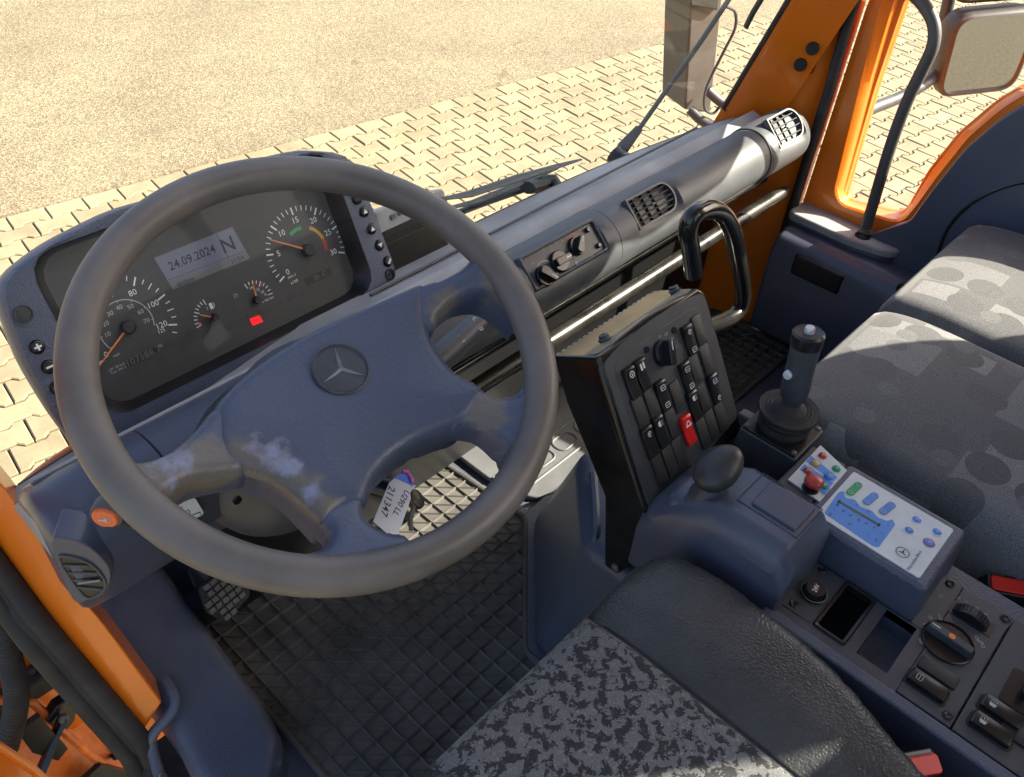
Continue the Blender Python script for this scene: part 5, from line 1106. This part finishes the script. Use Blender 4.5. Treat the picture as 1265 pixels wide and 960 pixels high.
# ------------------------------------------------------------------ joystick
joy = thing('joystick', 'black joystick with round bellows and silver thumb button on square base', 'joystick', (.85, .255, .40))
part('base', G().prism(rrect(.800, .895, .205, .302, .003), .36, .498, WORLD, rrect(.810, .887, .216, .297, .003)), m_char, joy, bev=.003)
part('base_plate', G().prism(rrect(.812, .885, .218, .295, .003), .497, .501), m_black, joy, bev=.001)
for a, b in ((.817, .223), (.880, .223), (.817, .290), (.880, .290)): part('screw', G().lathe([(.0036, .500), (.0036, .5025), (.002, .5035), (.0003, .5035)], Fr((a, b, 0), (1, 0, 0), (0, 1, 0)), 10), m_bracket, joy)
JF = Fr((.849, .257, .50), (1, 0, 0), (0, 1, 0))
part('bellows', G().lathe([(.031, 0), (.033, .004), (.0335, .010), (.030, .014), (.034, .017), (.0345, .022), (.031, .025), (.0375, .028), (.039, .031), (.0375, .0335), (.0345, .0325), (.0325, .0335), (.0305, .0325), (.028, .0345), (.026, .0335), (.0235, .036), (.0215, .035), (.018, .0385), (.013, .041), (.0105, .046)], JF, 44), m_rubber, joy, smooth=60)
hd_ = V((.000, .012, .13)).normalized(); HF_ = Fr(JF(0, 0, .044), (1, 0, 0), hd_.cross(V((1, 0, 0))))
part('stick', G().lathe([(.0095, -.004), (.012, .004), (.0165, .012), (.0178, .024), (.0172, .06), (.0178, .085), (.0184, .090)], HF_, 28), m_char, joy, smooth=50)
part('stick_cap', G().lathe([(.0186, .088), (.0192, .092), (.0192, .104), (.0165, .107), (.013, .106), (.0003, .1065)], HF_, 28), m_black, joy, smooth=40)
part('thumb_button', G().lathe([(.0062, .105), (.0062, .1115), (.005, .1135), (.0003, .1135)], HF_, 16), m_white2 if 'm_white2' in globals() else mat('pale button', (.62, .63, .64), .3, metal=.4), joy)
sbp = HF_(-.0165, .006, .050); part('side_button', G().lathe([(.0055, -.004), (.0055, .004), (.004, .0058), (.0003, .006)], Fr(sbp, (0, .3, 1), (0, 1, -.3)) if Fr(sbp, (0, .3, 1), (0, 1, -.3)).n.x < 0 else Fr(sbp, (0, 1, -.3), (0, .3, 1)), 14), m_foil, joy)

# ------------------------------------------------------------------ keypad console: two foil panels
pad1 = thing('membrane_keypad', 'pale and blue membrane panel with paired keys and logo beside the bench', 'control panel', (.795, .09, .40))
part('housing', G().prism(rrect(.731, .866, .006, .168, .008), .40, .4985, WORLD, rrect(.738, .857, .016, .166, .008)), m_blue, pad1, bev=.006, seg=3)
foil = part('foil_plate', G().prism(rrect(.7475, .845, .0285, .155, .003), .4980, .5000), m_foil, pad1, bev=.0006)
Z5 = Fr((0, 0, .5), (1, 0, 0), (0, 1, 0))
def zp(q): return Z5.px(*q)
def scr(x, y):   # crop (960,530)-(1200,740) at 4.571x -> photo pixels
    return (960+x/4.571, 530+y/4.571)
bl = [zp(scr(*q)) for q in ((265, 475), (345, 360), (375, 350), (385, 390), (440, 400), (470, 440), (530, 460), (570, 500), (620, 520), (650, 510), (668, 540), (575, 668), (545, 665))]
part('blue_field', G().prism(rpoly(bl, .002), 0, .00025, Z5), m_bluep, foil, smooth=0)
def pill(qa, qb, r, m, name='key_pair'):
    a, b = V((*zp(scr(*qa)), 0)), V((*zp(scr(*qb)), 0)); d = (b-a).normalized(); nrm_ = V((-d.y, d.x, 0)); o = []
    for c, s in ((b, 0), (a, math.pi)):
        for k in range(9): t = -math.pi/2+math.pi*k/8+s; p = c+d*r*math.cos(t)+nrm_*r*math.sin(t); o.append((p.x, p.y))
    part('key_border', G().prism(inset(ccw(o), -.0010), .0002, .0005, Z5), m_white, foil, smooth=0)
    kp = part(name, G().prism(o, .0002, .0016, Z5), m, foil, bev=.0006)
    g = G()
    for c in (a, b): g.ring(r*.50, r*.62, Z5, c=.0019, cx=c.x, cy=c.y, seg=16)
    part('key_symbol', g, m_offw, kp, smooth=0)
pill((412, 362), (458, 318), .0050, m_green); pill((505, 415), (550, 378), .0050, m_blueb); pill((598, 470), (645, 432), .0050, m_blueb)
def dome(q, r, m, parent=None, h=.0016, rim=None):
    a, b = zp(scr(*q)); F = Fr((a, b, .5), (1, 0, 0), (0, 1, 0)); p = parent or foil
    if rim: part('key_ring', G().ring(r, r*1.25, F, c=.0006, seg=26), rim, p, smooth=0)
    k = part('key', G().lathe([(r, .0001), (r*.97, h*.6), (r*.8, h), (.0003, h*1.02)], F, 22), m, p, smooth=60)
    part('key_symbol', G().box(-r*.42, r*.42, -r*.10, r*.10, h*1.05, h*1.12, F), m_offw, k, smooth=0)
dome((788, 513), .0052, m_blueb, rim=m_white); dome((745, 573), .0052, m_blueb, rim=m_white); dome((903, 582), .0052, m_blueb, rim=m_white); dome((857, 644), .0054, m_blueb, rim=m_redp)
a, b = zp(scr(345, 408)); c, d = zp(scr(580, 546)); dv = V((c-a, d-b, 0)); BFm = Fr((a, b, .5), dv, V((-dv.y, dv.x, 0)))
part('lamp_bar', G().box(0, dv.length, -.0016, .0016, .0002, .0008, BFm), m_bracket, foil, bev=.0003)
for k in range(2): part('lamp_bar_end', G().box(dv.length*k*.955, dv.length*(k*.955+.045), -.0022, .0022, .0003, .0010, BFm), m_black, foil, smooth=0)
part('lamp_bar_green', G().box(dv.length*.36, dv.length*.56, -.0032, -.0018, .0002, .0006, BFm), m_greenp, foil, smooth=0)
g = G()
for q, s in (((340, 430), '100'), ((322, 455), '+'), ((298, 485), '150'), ((375, 465), '90'), ((415, 490), '70'), ((460, 515), '50'), ((505, 535), '30'), ((548, 560), '10'), ((410, 540), '75'), ((515, 605), '+'), ((558, 630), 'm/l'), ((625, 545), 'a'), ((450, 430), 'b'), ((590, 590), '5'), ((515, 470), '25')): text_g(Z5, s, .0042, *zp(scr(*q)), .0006, rot=R(-2), g=g)
part('panel_print', g, m_ink, foil, smooth=0)
a, b = zp(scr(708, 698)); SFm = Fr((a, b, .5), (0, -1, 0), (1, 0, 0)); g = G().ring(.0068, .0076, SFm, c=.0006, seg=30)
for k in range(3):
    t = R(90)+k*2*math.pi/3; g.add([SFm(.0070*math.cos(t), .0070*math.sin(t), .0006), SFm(.0010*math.cos(t+1.05), .0010*math.sin(t+1.05), .0006), SFm(0, 0, .0006), SFm(.0010*math.cos(t-1.05), .0010*math.sin(t-1.05), .0006)], [(0, 1, 2, 3)])
part('panel_star', g, m_ink, foil, smooth=0)
TX = Fr(Z5(*zp(scr(775, 742)), 0), (1, .04, 0), (-.04, 1, 0)); part('maker_lettering', text_g(TX, 'Mercedes-Benz', .0058, 0, 0, .0006), m_bracket, foil, smooth=0)
pad2 = thing('button_panel', 'small white and blue button panel with red mushroom knob behind the joystick', 'control panel', (.795, .187, .44))
part('housing', G().prism([(.742, .1665), (.852, .1665), (.852, .2145), (.742, .2145)], .385, .4975), m_char, pad2, bev=.003)
f2 = part('foil_plate', G().prism([zp(scr(*q)) for q in ((62, 285), (245, 92), (395, 235), (240, 410))], -.002, .0003, Z5), m_foil, pad2, smooth=0)
for qs in (((125, 232), (155, 200), (318, 305), (290, 338)), ((162, 185), (192, 152), (338, 272), (318, 300)), ((215, 330), (240, 300), (300, 340), (265, 378))): part('blue_stripe', G().flat([zp(scr(*q)) for q in qs], .0006, Z5), m_bluep, f2, smooth=0)
for q, r, m in (((256, 155), .0052, m_redk), ((333, 228), .0052, m_green), ((215, 200), .0056, m_yellow), ((290, 272), .0056, m_blueb), ((170, 240), .0052, m_redk), ((262, 325), .0046, m_green)): dome(q, r, m, f2, .0035)
a, b = zp(scr(205, 325)); F = Fr((a-.003, b+.001, .5), (1, 0, 0), (0, 1, 0))
mk = part('mushroom_knob', G().lathe([(.0060, 0), (.0060, .004), (.0100, .006), (.0116, .009), (.0112, .0125), (.008, .0150), (.0003, .0158)], F, 28), m_redk, f2, smooth=60)
part('knob_collar', G().lathe([(.0105, 0), (.0105, .002), (.006, .003)], Fr((a-.006, b+.001, .5), (1, 0, 0), (0, 1, 0)), 22), m_black, f2)

# ------------------------------------------------------------------ centre console with switches
con = thing('centre_console', 'charcoal centre console with socket, two trays, light dial and rockers', 'console', (.76, -.05, .30))
KZ = .45; KS = .9639; KF_ = Fr((0, 0, KZ), (1, 0, 0), (0, 1, 0))
def kp(q, c=0): return KF_.px(*q, c)
trays = [tuple(v*KS for v in t) for t in ((.676, .754, .057, .090), (.676, .756, .004, .040))]
wheel_slot = (.795, .832, -.052, -.012)
part('front_plate', holed(KF_, .638, .7305, -.0116, .133, trays, -.012, 0), m_char, con, bev=.001, smooth=30)
part('switch_plate', G().box(.640, .822, -.0690, -.0120, -.012, .0008, KF_).box(.7311, .822, -.0120, .013, -.012, .0008, KF_), m_char, con, bev=.0012)
part('rear_plate', G().box(.640, .822, -.30, -.0708, -.012, .0008, KF_), m_char, con, bev=.0012)
part('side_rail', G().prism([(.621, -.32), (.6385, -.32), (.6385, .140), (.621, .140)], -.10, .002, KF_), m_blue, con, bev=.004)
part('body', holed(KF_, .622, .858, -.32, .16, [(.6505, .7295, .003, .0875)], -.15, -.0125), m_blue, con, smooth=0)
for (a0, a1, b0, b1), dp in zip(trays, (.05, .032)):
    part('tray', G().add([KF_(x, y, c) for c in (-dp, -.001) for x, y in ((a0, b0), (a1, b0), (a1, b1), (a0, b1))], [(0, 1, 2, 3), (0, 4, 5, 1), (1, 5, 6, 2), (2, 6, 7, 3), (3, 7, 4, 0)]), m_black if dp > .04 else m_blue, con, smooth=0)
t0 = trays[0]; part('tray_bezel', G().loft([[KF_(a, b, c) for a, b in rrect(t0[0]-e, t0[1]+e, t0[2]-e, t0[3]+e, .003)] for e, c in ((-.001, -.008), (-.001, .002), (.002, .0028), (.0035, .0005))], caps=False), m_black, con, smooth=30)
sp2 = part('socket_plate', G().prism(rrect(.648, .7295, .0925, .131, .005), 0, .0012, KF_), m_char, con, bev=.0005)
a, b = kp((1007, 729), .008); F = Fr(KF_(a, b, 0), (1, 0, 0), (0, 1, 0))
sk = part('power_socket', G().lathe([(.0150, .0008), (.0150, .0035), (.0135, .0045), (.0125, .0030), (.0122, .0080), (.0108, .0110), (.0003, .0115)], F, 30), m_black, con, smooth=40)
part('socket_ring', G().ring(.0139, .0150, F, c=.0047, seg=36), m_greenp2 if 'm_greenp2' in globals() else mat('green grey ring', (.14, .17, .12), .4), sk, smooth=0)
part('socket_text', text_g(Fr(F.o, (1, .12, 0), (-.12, 1, 0)), '24V', .0075, 0, 0, .0118, bold=.0002), m_white, sk, smooth=0)
def screw(q): a, b = kp(q); part('screw', G().lathe([(.0052, .0005), (.0052, .0020), (.004, .0030), (.003, .0022), (.0003, .0016)], Fr(KF_(a, b, .0), (1, 0, 0), (0, 1, 0)), 14), m_black, con)
for q in ((1015, 705), (980, 747), (1173, 722), (1241, 765), (1170, 885)): screw(q)
a, b = kp((1172, 792), .004); F = Fr(KF_(a, b, .0008), (1, 0, 0), (0, 1, 0)); dl = part('light_dial', G().lathe([(.0275, 0), (.0275, .0022), (.0262, .0030), (.0255, .0012), (.0003, .0012)], F, 44), m_black, con, smooth=30)
da = math.atan2(*(V((*kp((1193, 806), .01), 0))-V((*kp((1155, 780), .01), 0))).yx); FD = Fr(F.o, (math.cos(da), math.sin(da), 0), (-math.sin(da), math.cos(da), 0))
part('dial_grip', G().prism(rrect(-.0245, .0245, -.0048, .0048, .003), .001, .0125, FD), m_char, dl, bev=.0014)
part('dial_mark', G().lathe([(.0036, .0120), (.0036, .0129), (.0003, .0129)], FD, 16), m_needle, dl); part('dial_line', G().box(-.022, -.013, -.0005, .0005, .0126, .0129, FD), m_white, dl, smooth=0)
a, b = kp((1195, 758), .004); part('thumbwheel_slot', G().box(a-.0105, a+.0105, b-.030, b+.018, .0008, .0016, KF_), m_black, con, smooth=0)
FWh = Fr(KF_(a, b-.005, -.008), (0, 1, 0), (0, 0, 1)); tw = part('thumbwheel', G().lathe([(.020, -.0065), (.0215, -.0055), (.0215, .0055), (.020, .0065), (.0003, .0065)], FWh, 40), m_black, con, smooth=30)
for k in range(16): t = R(10+160*k/15); part('grip_rib', G().box(-.0005, .0005, -.0004, .0009, -.0055, .0055, Fr(FWh(.0215*math.cos(t), .0215*math.sin(t), 0), FWh.u*-math.sin(t)+FWh.v*math.cos(t), FWh.u*math.cos(t)+FWh.v*math.sin(t))), m_char, tw, smooth=0)
g = G()
for s, q in (('D', (1162, 737)), ('0', (1142, 772)), ('=D', (1150, 765)), ('D=', (1161, 763)), ('[P]', (1138, 793)), ('#D', (1207, 790)), ('D#', (1213, 797)), ('0', (1184, 740)), ('1', (1193, 744)), ('2', (1206, 752)), ('3', (1217, 760))): text_g(KF_, s, .0062, *kp(q), .0012, rot=R(40), g=g)
part('console_print', g, m_offw, con, smooth=0)
pr2 = [(-.0200, .0035), (-.019, .0070), (.017, .0072), (.0200, .0060), (.0200, 0), (-.0200, 0)]
g = G(); g.prism(pr2, -.0088, .0088, Fr((0, 0, 0), (0, 1, 0), (0, 0, 1))); rock2 = local(g, 'rocker', m_black, 30, .0016)
wellm = local(G().prism(rrect(-.0112, .0112, -.0225, .0225, .005), 0, .0010), 'rocker_well', m_rubber, 40)
for q, ic in (((1146, 847), 'car'), ((1237, 880), 'lamp'), ((1225, 901), 'lamp')):
    a, b = kp(q, .004); rot = R(0); inst('rocker_well', wellm, con, KF_.mat(a, b, .0006, rot)); inst('rocker_switch', rock2, con, KF_.mat(a, b, .0012, rot))
    part('switch_symbol', icon(KF_, ic, a, b+.010, .0086, .0042), m_offw, con, smooth=0)
a, b = kp((1159, 831), .001); inst('blank_cover', blank_me, con, KF_.mat(a, b, .0008))
a, b = kp((1262, 855), .001); bp_ = part('lever_plate', G().prism(rrect(a-.026, a+.026, b-.030, b+.016, .006), .0008, .0022, KF_), m_black, con, bev=.0006)
part('lever_switch', G().prism(rrect(a-.010, a+.014, b-.006, b+.002, .003), .002, .014, KF_), m_black, bp_, bev=.002)
a, b = kp((1262, 912), .001); inst('blank_cover', blank_me, con, KF_.mat(a, b, .0008))

# ------------------------------------------------------------------ key with tag, sticker
key = thing('ignition_key', 'black ignition key with handwritten paper tag seen through the lower wheel gap', 'key', P(505, 620, z=.52))
TGF = Fr(P(485, 625, z=.53), (.9, .1, -.25), (.05, .75, .6))
tg = [TGF.px(*q) for q in ((461, 644), (481, 596), (489, 590), (513, 600), (489, 668))]
tag = part('paper_tag', G().prism(rpoly(tg, .001), -.0004, .0004, TGF), m_paper, key, smooth=0)
part('tag_strip', G().prism([TGF.px(*q) for q in ((483, 593), (497, 583), (511, 591), (510, 601), (489, 591))], .0005, .0010, TGF), m_btape, tag, smooth=0)
part('tag_ring', G().tube([TGF(*TGF.px(*q), .002) for q in ((496, 583), (502, 584), (506, 590), (508, 597))], .0022, 8), m_pink, tag)
g = G(); d1 = [V((*TGF.px(*q), 0)) for q in ((503, 606), (487, 637))]; r1 = math.atan2(d1[1].y-d1[0].y, d1[1].x-d1[0].x); m1 = (d1[0]+d1[1])/2
text_g(TGF, 'U290 LL', .0105, m1.x, m1.y, .0006, rot=r1, g=g, bold=.0001)
d1 = [V((*TGF.px(*q), 0)) for q in ((485, 598), (472, 641))]; r2 = math.atan2(d1[1].y-d1[0].y, d1[1].x-d1[0].x); m1 = (d1[0]+d1[1])/2
text_g(TGF, '211347', .0125, m1.x, m1.y, .0006, rot=r2, g=g, bold=.0001); part('handwriting', g, m_ink, tag, smooth=0)
kk = P(514, 617, z=.515); part('key_head', G().lathe([(.011, -.004), (.012, 0), (.011, .004), (.003, .005)], Fr(kk, (.9, .1, -.25), (.05, .75, .6)), 20, sx=.7, sy=1), m_black, key)
part('key_shaft', G().tube([kk, P(507, 640, z=.51), P(508, 655, z=.505)], .0030, 6), m_bracket, key)
part('lock_barrel', G().tube([kk+V((-.004, .012, 0)), kk+V((-.02, .05, .0)), V((.385, .62, .53))], [.011, .013, .016], 16), m_black, key)
STF = Fr(P(234, 632, y=.612), (1, 0, .0), (0, .12, .99))
stk = thing('sticker', 'white sticker numbered 10 with tank drawing under the wheel', 'sticker', STF(0, -.02, 0))
part('paper', G().prism(rpoly([STF.px(*q) for q in ((214, 626), (240, 614), (252, 634), (226, 652))], .004), -.0006, .0010, STF), m_white, stk, smooth=0)
g = text_g(STF, '10', .010, *STF.px(229, 634), .0014); text_g(STF, 'dl', .007, *STF.px(222, 628), .0014, g=g)
g.tube([STF(*STF.px(*q), .0014) for q in ((229, 645), (231, 638), (246, 632), (248, 637), (229, 645))], .0005, 4); part('sticker_print', g, m_ink, stk, smooth=0)
